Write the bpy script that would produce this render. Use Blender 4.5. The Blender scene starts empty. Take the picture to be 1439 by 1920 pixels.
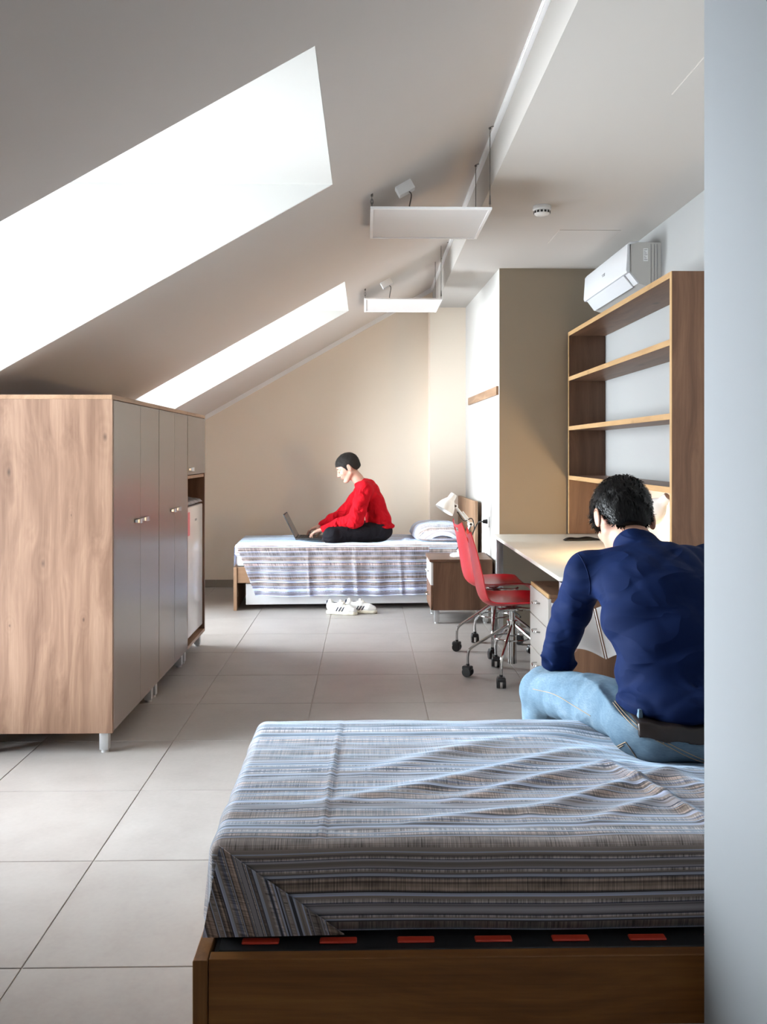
import bpy, bmesh, math, random
import numpy as np
from mathutils import Vector, Matrix, noise
from mathutils.bvhtree import BVHTree
random.seed(7)
SC = bpy.context.scene
COL = SC.collection
PI = math.pi
R = math.radians

# ------------------------------------------------------------------ camera
F_PX = 1658.0
H = 1.333
YAW = math.atan(31.5 / F_PX)
cam = bpy.data.cameras.new('camera')
cam.sensor_fit = 'VERTICAL'
cam.sensor_height = 36.0
cam.lens = F_PX / 1920 * 36
cam.shift_y = -(960 - 848) / 1920
cam.clip_start = 0.05
camo = bpy.data.objects.new('camera', cam)
COL.objects.link(camo)
camo.location = (0, 0, H)
camo.rotation_euler = (PI / 2, 0, -YAW)
SC.camera = camo

# ------------------------------------------------------------------ world, light, exposure
W = bpy.data.worlds.new('sky')
SC.world = W
W.use_nodes = True
bg = W.node_tree.nodes['Background']
bg.inputs[0].default_value = (0.86, 0.94, 1.0, 1)
bg.inputs[1].default_value = 30.0
SC.view_settings.view_transform = 'Standard'
SC.view_settings.look = 'None'
SC.view_settings.gamma = 1
SC.view_settings.use_curve_mapping = False
SC.view_settings.exposure = 0.48
SC.cycles.use_denoising = True
SC.cycles.max_bounces = 10
SC.cycles.diffuse_bounces = 7
SC.cycles.glossy_bounces = 4
SC.cycles.transmission_bounces = 6
SC.cycles.transparent_max_bounces = 8
SC.cycles.sample_clamp_indirect = 6.0
SC.cycles.caustics_reflective = False
SC.cycles.caustics_refractive = False

sun = bpy.data.lights.new('sun', 'SUN')
sun.energy = 700.0; sun.angle = R(14.0); sun.color = (1.0, 0.96, 0.90)
suno = bpy.data.objects.new('sun', sun)
suno.rotation_euler = Vector((0.32, 0.14, -1.0)).to_track_quat('-Z', 'Y').to_euler()
COL.objects.link(suno)

XK = -1.90                    # knee wall inner face
SL = 0.567                    # slope of the attic ceiling
def slope_z(x): return 2.6015 + SL * x
DORMERS_AND_FILL = [(-1.00, -0.55), (2.58, 3.91), (6.13, 7.40)]  # first one, unseen behind the camera, is added as fill light
DX = -0.15                    # upper edge of the dormer openings
DZ = slope_z(DX)

for (a, b) in DORMERS_AND_FILL:        # daylight portals in the dormer windows and the added fill opening
    l = bpy.data.lights.new('window_portal', 'AREA')
    l.shape = 'RECTANGLE'; l.size = DZ - 0.16; l.size_y = b - a - 0.1
    l.cycles.is_portal = True
    lo = bpy.data.objects.new('window_portal', l)
    lo.location = (XK - 0.22, (a + b) / 2, (DZ + 0.1) / 2)
    lo.rotation_euler = (0, -PI / 2, 0)
    COL.objects.link(lo)

# ------------------------------------------------------------------ materials
def nt(name):
    m = bpy.data.materials.new(name); m.use_nodes = True
    t = m.node_tree
    return m, t, t.nodes['Principled BSDF']
def N(t, typ, **k):
    n = t.nodes.new(typ)
    for a, v in k.items(): setattr(n, a, v)
    return n
def ramp(t, stops, interp='LINEAR'):
    n = N(t, 'ShaderNodeValToRGB'); n.color_ramp.interpolation = interp
    e = n.color_ramp.elements
    while len(e) > 1: e.remove(e[0])
    e[0].position = stops[0][0]; e[0].color = tuple(stops[0][1]) + (1,)
    for p, c in stops[1:]:
        x = e.new(p); x.color = tuple(c) + (1,)
    return n
def mapped(t, scale, coord='Object', loc=(0, 0, 0)):
    tc = N(t, 'ShaderNodeTexCoord'); mp = N(t, 'ShaderNodeMapping')
    mp.inputs['Scale'].default_value = scale
    mp.inputs['Location'].default_value = loc
    t.links.new(tc.outputs[coord], mp.inputs[0])
    return mp.outputs[0]
def noise_n(t, vec, scale, detail=3, rough=0.5, dist=0.0):
    n = N(t, 'ShaderNodeTexNoise')
    n.inputs['Scale'].default_value = scale; n.inputs['Detail'].default_value = detail
    n.inputs['Roughness'].default_value = rough; n.inputs['Distortion'].default_value = dist
    t.links.new(vec, n.inputs['Vector'])
    return n.outputs['Fac']
def mth(t, op, a, b=None, clamp=False):
    n = N(t, 'ShaderNodeMath', operation=op); n.use_clamp = clamp
    for i, v in enumerate((a, b)):
        if v is None: continue
        if isinstance(v, (int, float)): n.inputs[i].default_value = v
        else: t.links.new(v, n.inputs[i])
    return n.outputs[0]
def mixc(t, fac, a, b, mode='MIX'):
    n = N(t, 'ShaderNodeMix', data_type='RGBA', blend_type=mode)
    for s, v in ((n.inputs[0], fac), (n.inputs[6], a), (n.inputs[7], b)):
        if isinstance(v, (int, float)): s.default_value = v
        elif isinstance(v, tuple): s.default_value = v + (1,) if len(v) == 3 else v
        else: t.links.new(v, s)
    return n.outputs[2]
def bump(t, b, h, strength, dist=0.002):
    n = N(t, 'ShaderNodeBump'); n.inputs['Strength'].default_value = strength
    n.inputs['Distance'].default_value = dist
    t.links.new(h, n.inputs['Height']); t.links.new(n.outputs[0], b.inputs['Normal'])
def plain(name, col, rough=0.5, metal=0.0, vary=0.04, vscale=6.0, bmp=0.0, bscale=80.0, spec=0.5, coat=0.0, sheen=0.0):
    m, t, b = nt(name)
    v = mapped(t, (1, 1, 1))
    f = noise_n(t, v, vscale, 3)
    c = mixc(t, f, tuple(x * (1 - vary) for x in col), tuple(min(1, x * (1 + vary)) for x in col))
    t.links.new(c, b.inputs['Base Color'])
    b.inputs['Roughness'].default_value = rough
    b.inputs['Metallic'].default_value = metal
    b.inputs['Specular IOR Level'].default_value = spec
    b.inputs['Coat Weight'].default_value = coat
    b.inputs['Sheen Weight'].default_value = sheen
    if bmp: bump(t, b, noise_n(t, v, bscale, 4), bmp)
    return m
def wood(name, axis, dark, mid, light, rough=0.45, off=(0, 0, 0), contrast=1.0, spec=0.4, knots=()):
    m, t, b = nt(name)
    def sc(across, along):
        s = [across] * 3; s[axis] = along; return tuple(s)
    warp = noise_n(t, mapped(t, sc(3.2, 0.9), loc=off), 1.0, 2)
    warpv = N(t, 'ShaderNodeVectorMath', operation='ADD')
    cmb = N(t, 'ShaderNodeCombineXYZ')
    w2 = mth(t, 'MULTIPLY', warp, 2.6)
    for i in range(3):
        if i != axis: t.links.new(w2, cmb.inputs[i])
    t.links.new(mapped(t, sc(9.0, 0.55), loc=off), warpv.inputs[0]); t.links.new(cmb.outputs[0], warpv.inputs[1])
    bands = noise_n(t, warpv.outputs[0], 1.6, 5, 0.62, 0.25)
    fine = noise_n(t, mapped(t, sc(150, 3.0), loc=off), 1.0, 3, 0.6)
    bc = ramp(t, [(0.28, dark), (0.5, mid), (0.72, light)])
    f2 = mth(t, 'MULTIPLY_ADD', fine, 0.22 * contrast)
    t.nodes[-1].inputs[2].default_value = 0.0
    s = mth(t, 'ADD', mth(t, 'MULTIPLY', bands, 1.0), mth(t, 'SUBTRACT', f2, 0.11 * contrast))
    t.links.new(s, bc.inputs[0])
    # knots: rare, tight, dark
    vo = N(t, 'ShaderNodeTexVoronoi'); vo.inputs['Scale'].default_value = 1.0
    t.links.new(mapped(t, sc(4.2, 2.1), loc=tuple(o + 0.37 for o in off)), vo.inputs['Vector'])
    k = ramp(t, [(0.0, (1, 1, 1)), (0.045, (0.8, 0.8, 0.8)), (0.11, (0.0, 0.0, 0.0))])
    t.links.new(vo.outputs['Distance'], k.inputs[0])
    kk = mth(t, 'MULTIPLY', k.outputs[0], 0.0 if knots else 0.75)
    for (kx, ky, kz, kr) in knots:          # knots where the veneer has them
        d_ = N(t, 'ShaderNodeVectorMath', operation='DISTANCE')
        s3 = [1 / kr] * 3; s3[axis] = 0.55 / kr; s3[1] = 0.0
        t.links.new(mapped(t, tuple(s3)), d_.inputs[0]); d_.inputs[1].default_value = (kx * s3[0], 0, kz * s3[2])
        core = mth(t, 'SUBTRACT', 1.0, mth(t, 'ADD', d_.outputs['Value'], mth(t, 'MULTIPLY', mth(t, 'SUBTRACT', fine, 0.5), 1.4)), True)
        kk = mth(t, 'MAXIMUM', kk, mth(t, 'MULTIPLY', core, 0.85))
        g2 = mth(t, 'POWER', 2.718, mth(t, 'MULTIPLY', mth(t, 'MULTIPLY', d_.outputs['Value'], d_.outputs['Value']), -0.05))
        s = mth(t, 'ADD', s, mth(t, 'MULTIPLY', mth(t, 'MULTIPLY', mth(t, 'SINE', mth(t, 'MULTIPLY', d_.outputs['Value'], 3.0)), g2), 0.025))
    if knots: t.links.new(s, bc.inputs[0])
    c = mixc(t, kk, bc.outputs[0], tuple(x * 0.35 for x in dark))
    t.links.new(c, b.inputs['Base Color'])
    b.inputs['Roughness'].default_value = rough
    b.inputs['Specular IOR Level'].default_value = spec
    bump(t, b, fine, 0.12, 0.001)
    return m

OAK = ((0.20, 0.115, 0.065), (0.30, 0.178, 0.105), (0.40, 0.255, 0.16))
WAL = ((0.085, 0.040, 0.022), (0.140, 0.070, 0.040), (0.20, 0.105, 0.060))
M = {}
for i, ax in enumerate('xyz'):
    M['oak_' + ax] = wood('oak_' + ax, i, *OAK)
    M['walnut_' + ax] = wood('walnut_' + ax, i, *WAL, off=(0.4, 0.2, 0.1))
M['oak_side'] = wood('oak_side', 2, (0.125, 0.063, 0.037), (0.215, 0.122, 0.078), (0.315, 0.195, 0.132), off=(0.2, 0.9, 0.3), knots=((.268, 0, 1.40, .013), (-.004, 0, .843, .013), (-.153, 0, 1.245, .013), (.12, 0, 1.056, .005), (.174, 0, .595, .007), (-.15, 0, .57, .006)))
M['bed_x'] = wood('bed_x', 0, (0.13, 0.046, 0.010), (0.23, 0.090, 0.021), (0.34, 0.145, 0.036), off=(1.3, 0.3, 0.7))
M['bed_y'] = wood('bed_y', 1, (0.12, 0.044, 0.010), (0.20, 0.080, 0.020), (0.29, 0.125, 0.034))
M['bed_z'] = wood('bed_z', 2, (0.12, 0.044, 0.010), (0.20, 0.080, 0.020), (0.29, 0.125, 0.034))
M['edge'] = wood('edge_band', 1, (0.34, 0.20, 0.09), (0.42, 0.26, 0.12), (0.50, 0.32, 0.16))
M['edge_z'] = wood('edge_band_z', 2, (0.34, 0.20, 0.09), (0.42, 0.26, 0.12), (0.50, 0.32, 0.16))
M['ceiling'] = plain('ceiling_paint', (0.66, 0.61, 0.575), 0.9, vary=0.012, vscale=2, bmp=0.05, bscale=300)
M['white'] = plain('white_wall_paint', (0.56, 0.55, 0.525), 0.85, vary=0.01, vscale=2, bmp=0.05, bscale=300)
M['beige'] = plain('beige_wall_paint', (0.83, 0.74, 0.63), 0.85, vary=0.015, vscale=2, bmp=0.05, bscale=300)
M['taupe'] = plain('partition_end_taupe', (0.34, 0.29, 0.225), 0.85, vary=0.015, vscale=2, bmp=0.05, bscale=300)
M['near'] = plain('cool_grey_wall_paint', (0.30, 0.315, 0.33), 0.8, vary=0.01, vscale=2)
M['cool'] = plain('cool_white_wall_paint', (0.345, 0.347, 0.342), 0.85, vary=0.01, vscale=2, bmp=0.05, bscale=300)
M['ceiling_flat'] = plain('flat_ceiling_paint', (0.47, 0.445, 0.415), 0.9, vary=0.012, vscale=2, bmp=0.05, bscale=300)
M['trim'] = plain('trim_white', (0.86, 0.855, 0.85), 0.6, vary=0.01)
M['grout'] = plain('grout', (0.42, 0.38, 0.34), 0.9, vary=0.1, vscale=30)
M['door'] = plain('taupe_laminate', (0.225, 0.195, 0.175), 0.26, vary=0.01, spec=0.5)
M['bluewhite'] = plain('white_laminate', (0.70, 0.70, 0.69), 0.4, vary=0.01)
M['alu'] = plain('brushed_aluminium', (0.62, 0.63, 0.64), 0.35, metal=0.7, vary=0.02)
M['handle'] = plain('satin_chrome', (0.36, 0.36, 0.37), 0.28, metal=1.0, vary=0.01)
M['chrome'] = plain('chrome', (0.62, 0.62, 0.62), 0.15, metal=1.0, vary=0.01)
M['black'] = plain('black_plastic', (0.012, 0.012, 0.013), 0.4, vary=0.1)
M['dark'] = plain('dark_metal', (0.02, 0.02, 0.022), 0.5, vary=0.1)
M['red_plastic'] = plain('red_plastic', (0.47, 0.006, 0.014), 0.33, vary=0.02, spec=0.5)
M['red_cap'] = plain('red_slat_holder', (0.65, 0.05, 0.02), 0.5)
M['drawer_front'] = plain('drawer_laminate', (0.42, 0.385, 0.355), 0.35, vary=0.01)
M['desk'] = plain('desk_laminate', (0.66, 0.63, 0.56), 0.35, vary=0.01)
M['white_enamel'] = plain('white_enamel', (0.82, 0.82, 0.81), 0.25, vary=0.01, coat=0.3)
M['ac_white'] = plain('ac_plastic', (0.60, 0.61, 0.63), 0.35, vary=0.01)
M['ac_side'] = plain('ac_grey_plastic', (0.50, 0.485, 0.46), 0.45, vary=0.01)
M['grey_mark'] = plain('grey_print', (0.22, 0.22, 0.23), 0.6)
M['wire'] = plain('steel_wire', (0.12, 0.11, 0.10), 0.5, metal=0.5)
M['diffuser'] = plain('opal_diffuser', (0.66, 0.65, 0.655), 0.35, vary=0.005)
M['skin_pale'] = plain('skin_pale', (0.50, 0.29, 0.22), 0.5, vary=0.06, vscale=20)
M['skin'] = plain('skin', (0.60, 0.33, 0.24), 0.5, vary=0.08, vscale=20)
M['hair'] = plain('dark_hair', (0.0045, 0.0038, 0.0040), 0.42, vary=0.4, vscale=60, bmp=0.3, bscale=250, spec=0.35)
M['hair_short'] = plain('cropped_hair', (0.010, 0.0065, 0.005), 0.8, vary=0.4, vscale=120, bmp=0.6, bscale=300)
M['red_knit'] = plain('red_sweatshirt', (0.66, 0.006, 0.010), 0.85, vary=0.08, vscale=12, bmp=0.25, bscale=220, spec=0.25)
M['navy'] = plain('navy_cotton', (0.0042, 0.0135, 0.062), 0.7, vary=0.12, vscale=5, bmp=0.15, bscale=260, spec=0.25)
M['blackcloth'] = plain('black_trousers', (0.010, 0.009, 0.013), 0.85, vary=0.2, vscale=9, bmp=0.2, bscale=200, spec=0.2)
M['leather'] = plain('dark_leather', (0.018, 0.012, 0.011), 0.35, vary=0.2, vscale=20)
M['thread'] = plain('jeans_thread', (0.40, 0.30, 0.20), 0.8)
M['paper'] = plain('paper', (0.80, 0.80, 0.80), 0.7, vary=0.02)
M['magenta'] = plain('pink_sticker', (0.75, 0.20, 0.22), 0.5)
M['shoe_white'] = plain('shoe_leather', (0.80, 0.79, 0.76), 0.5, vary=0.03)
M['shoe_sole'] = plain('shoe_rubber', (0.74, 0.70, 0.58), 0.6, vary=0.04)
M['shoe_stripe'] = plain('shoe_stripe', (0.012, 0.016, 0.035), 0.5)
M['shoe_in'] = plain('shoe_lining', (0.10, 0.08, 0.10), 0.8)
M['screen'] = plain('laptop_screen_glass', (0.10, 0.12, 0.12), 0.15)
M['laptop'] = plain('laptop_shell', (0.05, 0.055, 0.06), 0.4, metal=0.3)
M['keys'] = plain('laptop_keys', (0.03, 0.03, 0.035), 0.5)

def cloth(name, col, rough, scale, strength, dist, fine=240, vary=0.12, spec=0.2, stretch=(1, 1, 1), sheen=0.0):
    m, t, b = nt(name)
    v = mapped(t, stretch); f = noise_n(t, v, 5, 3)
    c = mixc(t, f, tuple(x * (1 - vary) for x in col), tuple(min(1, x * (1 + vary)) for x in col))
    t.links.new(c, b.inputs['Base Color'])
    b.inputs['Roughness'].default_value = rough; b.inputs['Specular IOR Level'].default_value = spec
    b.inputs['Sheen Weight'].default_value = sheen
    w = noise_n(t, v, scale, 1.5, 0.4, 0.9)
    rdg = mth(t, 'SUBTRACT', 1.0, mth(t, 'ABSOLUTE', mth(t, 'MULTIPLY', mth(t, 'SUBTRACT', w, 0.5), 4.0)))
    b1 = N(t, 'ShaderNodeBump'); b1.inputs['Strength'].default_value = strength; b1.inputs['Distance'].default_value = dist
    t.links.new(rdg, b1.inputs['Height'])
    b2 = N(t, 'ShaderNodeBump'); b2.inputs['Strength'].default_value = 0.15; b2.inputs['Distance'].default_value = 0.001
    t.links.new(noise_n(t, v, fine, 3), b2.inputs['Height']); t.links.new(b1.outputs[0], b2.inputs['Normal'])
    t.links.new(b2.outputs[0], b.inputs['Normal'])
    return m
M['navy'] = cloth('navy_cotton', (0.0024, 0.0115, 0.058), 0.75, 7.0, 0.6, 0.008, stretch=(1, .8, 1.7), spec=0.12)
M['red_knit'] = cloth('red_sweatshirt', (0.42, 0.003, 0.010), 0.9, 9.0, 0.7, 0.014, stretch=(1.3, 1, 1), spec=0.15)
M['blackcloth'] = cloth('black_trousers', (0.007, 0.0065, 0.010), 0.85, 9.0, 0.6, 0.010)
def denim():
    m, t, b = nt('light_denim')
    v = mapped(t, (1, 1, 1))
    f = noise_n(t, v, 7, 4, 0.6)
    g = noise_n(t, mapped(t, (90, 90, 400)), 1.0, 2)
    s = mth(t, 'ADD', mth(t, 'MULTIPLY', f, 0.8), mth(t, 'MULTIPLY', g, 0.25))
    r = ramp(t, [(0.32, (0.075, 0.135, 0.20)), (0.55, (0.145, 0.225, 0.30)), (0.75, (0.26, 0.35, 0.43))])
    t.links.new(s, r.inputs[0]); t.links.new(r.outputs[0], b.inputs['Base Color'])
    b.inputs['Roughness'].default_value = 0.85; b.inputs['Specular IOR Level'].default_value = 0.2
    w = noise_n(t, mapped(t, (1, 1, 1.6)), 8, 1.5, 0.4, 0.9)
    rdg = mth(t, 'SUBTRACT', 1.0, mth(t, 'ABSOLUTE', mth(t, 'MULTIPLY', mth(t, 'SUBTRACT', w, 0.5), 4.0)))
    b1 = N(t, 'ShaderNodeBump'); b1.inputs['Strength'].default_value = 0.5; b1.inputs['Distance'].default_value = 0.007
    t.links.new(rdg, b1.inputs['Height'])
    b2 = N(t, 'ShaderNodeBump'); b2.inputs['Strength'].default_value = 0.3; b2.inputs['Distance'].default_value = 0.001
    t.links.new(g, b2.inputs['Height']); t.links.new(b1.outputs[0], b2.inputs['Normal']); t.links.new(b2.outputs[0], b.inputs['Normal'])
    return m
M['denim'] = denim()

def tile_mat():
    m, t, b = nt('floor_porcelain')
    oi = N(t, 'ShaderNodeObjectInfo')
    v = mapped(t, (1, 1, 1))
    vv = N(t, 'ShaderNodeVectorMath', operation='ADD'); t.links.new(v, vv.inputs[0])
    cx = N(t, 'ShaderNodeCombineXYZ'); t.links.new(mth(t, 'MULTIPLY', oi.outputs['Random'], 37.0), cx.inputs[0])
    t.links.new(cx.outputs[0], vv.inputs[1])
    f = noise_n(t, vv.outputs[0], 4.5, 5, 0.6)
    g = noise_n(t, vv.outputs[0], 60, 3)
    s = mth(t, 'ADD', mth(t, 'MULTIPLY', f, 0.8), mth(t, 'MULTIPLY', g, 0.2))
    r = ramp(t, [(0.3, (0.315, 0.285, 0.268)), (0.5, (0.365, 0.337, 0.318)), (0.7, (0.405, 0.38, 0.36))])
    t.links.new(s, r.inputs[0])
    c = mixc(t, mth(t, 'MULTIPLY', oi.outputs['Random'], 0.18), r.outputs[0], (0.29, 0.265, 0.24))
    t.links.new(c, b.inputs['Base Color'])
    rr = mth(t, 'ADD', mth(t, 'MULTIPLY', f, 0.15), 0.33); t.links.new(rr, b.inputs['Roughness'])
    b.inputs['Specular IOR Level'].default_value = 0.5
    bump(t, b, g, 0.05, 0.001)
    return m
M['tile'] = tile_mat()
M['skirt_tile'] = plain('skirting_tile', (0.27, 0.235, 0.20), 0.5, vary=0.05)

def stripe_fabric(name, freq=1.0, light=(0.33, 0.34, 0.39), gain=1.0, tint=(1, 1, 1)):
    """woven stripes: bands run along U, change along V (metres)"""
    m, t, b = nt(name)
    tc = N(t, 'ShaderNodeTexCoord'); sp = N(t, 'ShaderNodeSeparateXYZ')
    t.links.new(tc.outputs['UV'], sp.inputs[0])
    u, v = sp.outputs[0], sp.outputs[1]
    def n1(scale, off, detail=0):
        w = N(t, 'ShaderNodeTexNoise', noise_dimensions='1D')
        w.inputs['Scale'].default_value = scale; w.inputs['Detail'].default_value = detail
        t.links.new(mth(t, 'ADD', v, off), w.inputs['W']); return w.outputs['Fac']
    def n2(su, sv, detail=1):
        c = N(t, 'ShaderNodeCombineXYZ')
        t.links.new(mth(t, 'MULTIPLY', u, su), c.inputs[0]); t.links.new(mth(t, 'MULTIPLY', v, sv), c.inputs[1])
        return noise_n(t, c.outputs[0], 1.0, detail)
    a = n1(30 * freq, 3.1, 0.6)
    r = ramp(t, [(0.0, (0.17, 0.128, 0.10)), (0.33, (0.25, 0.185, 0.148)), (0.40, (0.10, 0.08, 0.07)), (0.445, (0.04, 0.036, 0.042)),
                 (0.460, light), (0.50, (0.22, 0.185, 0.165)), (0.55, (0.30, 0.265, 0.25)), (0.585, (0.13, 0.13, 0.165)),
                 (0.60, (0.045, 0.04, 0.045)), (0.615, (0.26, 0.24, 0.25)), (0.68, (0.15, 0.125, 0.11))], 'CONSTANT')
    t.links.new(a, r.inputs[0])
    hatch = n2(330, 9)             # fine crosswise threads inside the bands
    patch = n2(14, 30, 2)
    hs = mth(t, 'ADD', mth(t, 'MULTIPLY', hatch, 0.9), mth(t, 'MULTIPLY', patch, 0.6))
    h2 = ramp(t, [(0.50, (0.42, 0.42, 0.42)), (0.92, (1.7, 1.7, 1.7))]); t.links.new(hs, h2.inputs[0])
    hm = ramp(t, [(0.0, (1, 1, 1)), (0.44, (0, 0, 0)), (0.52, (1, 1, 1)), (0.60, (0, 0, 0)), (0.72, (1, 1, 1))], 'CONSTANT')
    t.links.new(a, hm.inputs[0])
    c1 = mixc(t, hm.outputs[0], r.outputs[0], mixc(t, 1.0, r.outputs[0], h2.outputs[0], 'MULTIPLY'))
    thin = n1(150 * freq, 9.7)
    tr = ramp(t, [(0.0, (1.3, 1.33, 1.4)), (0.34, (1, 1, 1)), (0.68, (0.45, 0.43, 0.44))], 'CONSTANT'); t.links.new(thin, tr.inputs[0])
    c2 = mixc(t, 0.8, c1, tr.outputs[0], 'MULTIPLY')
    c3 = mixc(t, 1.0, c2, tuple(gain * q for q in tint), 'MULTIPLY')
    t.links.new(c3, b.inputs['Base Color'])
    b.inputs['Roughness'].default_value = 0.75
    b.inputs['Specular IOR Level'].default_value = 0.25
    b.inputs['Sheen Weight'].default_value = 1.0
    b.inputs['Sheen Roughness'].default_value = 0.35
    b.inputs['Sheen Tint'].default_value = (0.58, 0.78, 1.0, 1)
    bump(t, b, hatch, 0.15, 0.001)
    return m
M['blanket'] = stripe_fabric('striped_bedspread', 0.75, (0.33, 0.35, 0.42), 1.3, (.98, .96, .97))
M['blanket_far_lit'] = stripe_fabric('striped_bedspread_far_lit', 0.8, (0.50, 0.52, 0.56), 2.7, (.88, .98, 1.16))  # same fabric, lightened and blued: the daylight on it is painted in

def glass():
    m, t, b = nt('window_glass')
    out = t.nodes['Material Output']
    tr = N(t, 'ShaderNodeBsdfTransparent'); gl = N(t, 'ShaderNodeBsdfGlossy'); fr = N(t, 'ShaderNodeFresnel')
    gl.inputs['Roughness'].default_value = 0.02
    mx = N(t, 'ShaderNodeMixShader'); fr.inputs[0].default_value = 1.45
    t.links.new(fr.outputs[0], mx.inputs[0]); t.links.new(tr.outputs[0], mx.inputs[1]); t.links.new(gl.outputs[0], mx.inputs[2])
    t.links.new(mx.outputs[0], out.inputs[0])
    return m
M['glass'] = glass()
def glow(name, col, s):
    m, t, b = nt(name)
    b.inputs['Base Color'].default_value = (0.9, 0.9, 0.9, 1)
    b.inputs['Emission Color'].default_value = col + (1,); b.inputs['Emission Strength'].default_value = s
    return m
M['bulb'] = glow('lit_bulb', (1.0, 0.72, 0.42), 30)
def bag():
    m, t, b = nt('clear_plastic_bag')
    b.inputs['Base Color'].default_value = (0.55, 0.55, 0.58, 1); b.inputs['Roughness'].default_value = 0.2
    b.inputs['Transmission Weight'].default_value = 0.35
    bump(t, b, noise_n(t, mapped(t, (1, 1, 1)), 40, 4), 0.8, 0.01)
    return m
M['bag'] = bag()

# ------------------------------------------------------------------ object helpers
WM = {}                                     # world matrix of every object made
def put(o, parent=None, mat=None):
    COL.objects.link(o)
    if parent: o.parent = parent
    WM[o.name] = (WM[parent.name] if parent else Matrix()) @ (mat or Matrix())
    return o
def thing(name, label, cat, loc=(0, 0, 0), rotz=0.0, group=None):
    o = bpy.data.objects.new(name, None)
    o.empty_display_size = 0.1
    o.location = loc; o.rotation_euler = (0, 0, rotz)
    o['label'] = label; o['category'] = cat
    if group: o['group'] = group
    return put(o, None, Matrix.Translation(loc) @ Matrix.Rotation(rotz, 4, 'Z'))
def tag(o, label, cat, group=None, kind=None):
    o['label'] = label; o['category'] = cat
    if group: o['group'] = group
    if kind: o['kind'] = kind
    return o
def finish(me, mat, smooth):
    me.materials.clear()
    me.materials.append(M[mat] if isinstance(mat, str) else mat)
    if smooth is True:
        me.shade_smooth()
    elif smooth:
        me.shade_smooth()
        try: me.set_sharp_from_angle(angle=R(smooth))
        except Exception: pass
def obj(name, bm, mat, parent=None, world=False, smooth=35, loc=None):
    """one mesh object. world=True: bm is in world space and is brought into the parent's space"""
    if isinstance(bm, MB): bm = bm.bm
    if parent and world: bm.transform(WM[parent.name].inverted())
    if not parent and loc is not None: bm.transform(Matrix.Translation(loc).inverted())
    me = bpy.data.meshes.new(name)
    bm.normal_update(); bm.to_mesh(me); bm.free()
    finish(me, mat, smooth)
    o = bpy.data.objects.new(name, me)
    if not parent and loc is not None: o.location = loc
    return put(o, parent, Matrix.Translation(loc) if (loc is not None and not parent) else None)
def structure(name, bm, mat, parent=None, smooth=False):
    o = obj(name, bm, mat, parent, smooth=smooth)
    if not parent: o['kind'] = 'structure'
    return o
def meshobj(name, me, mat, parent=None, smooth=35):
    finish(me, mat, smooth)
    o = bpy.data.objects.new(name, me)
    return put(o, parent)

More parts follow.
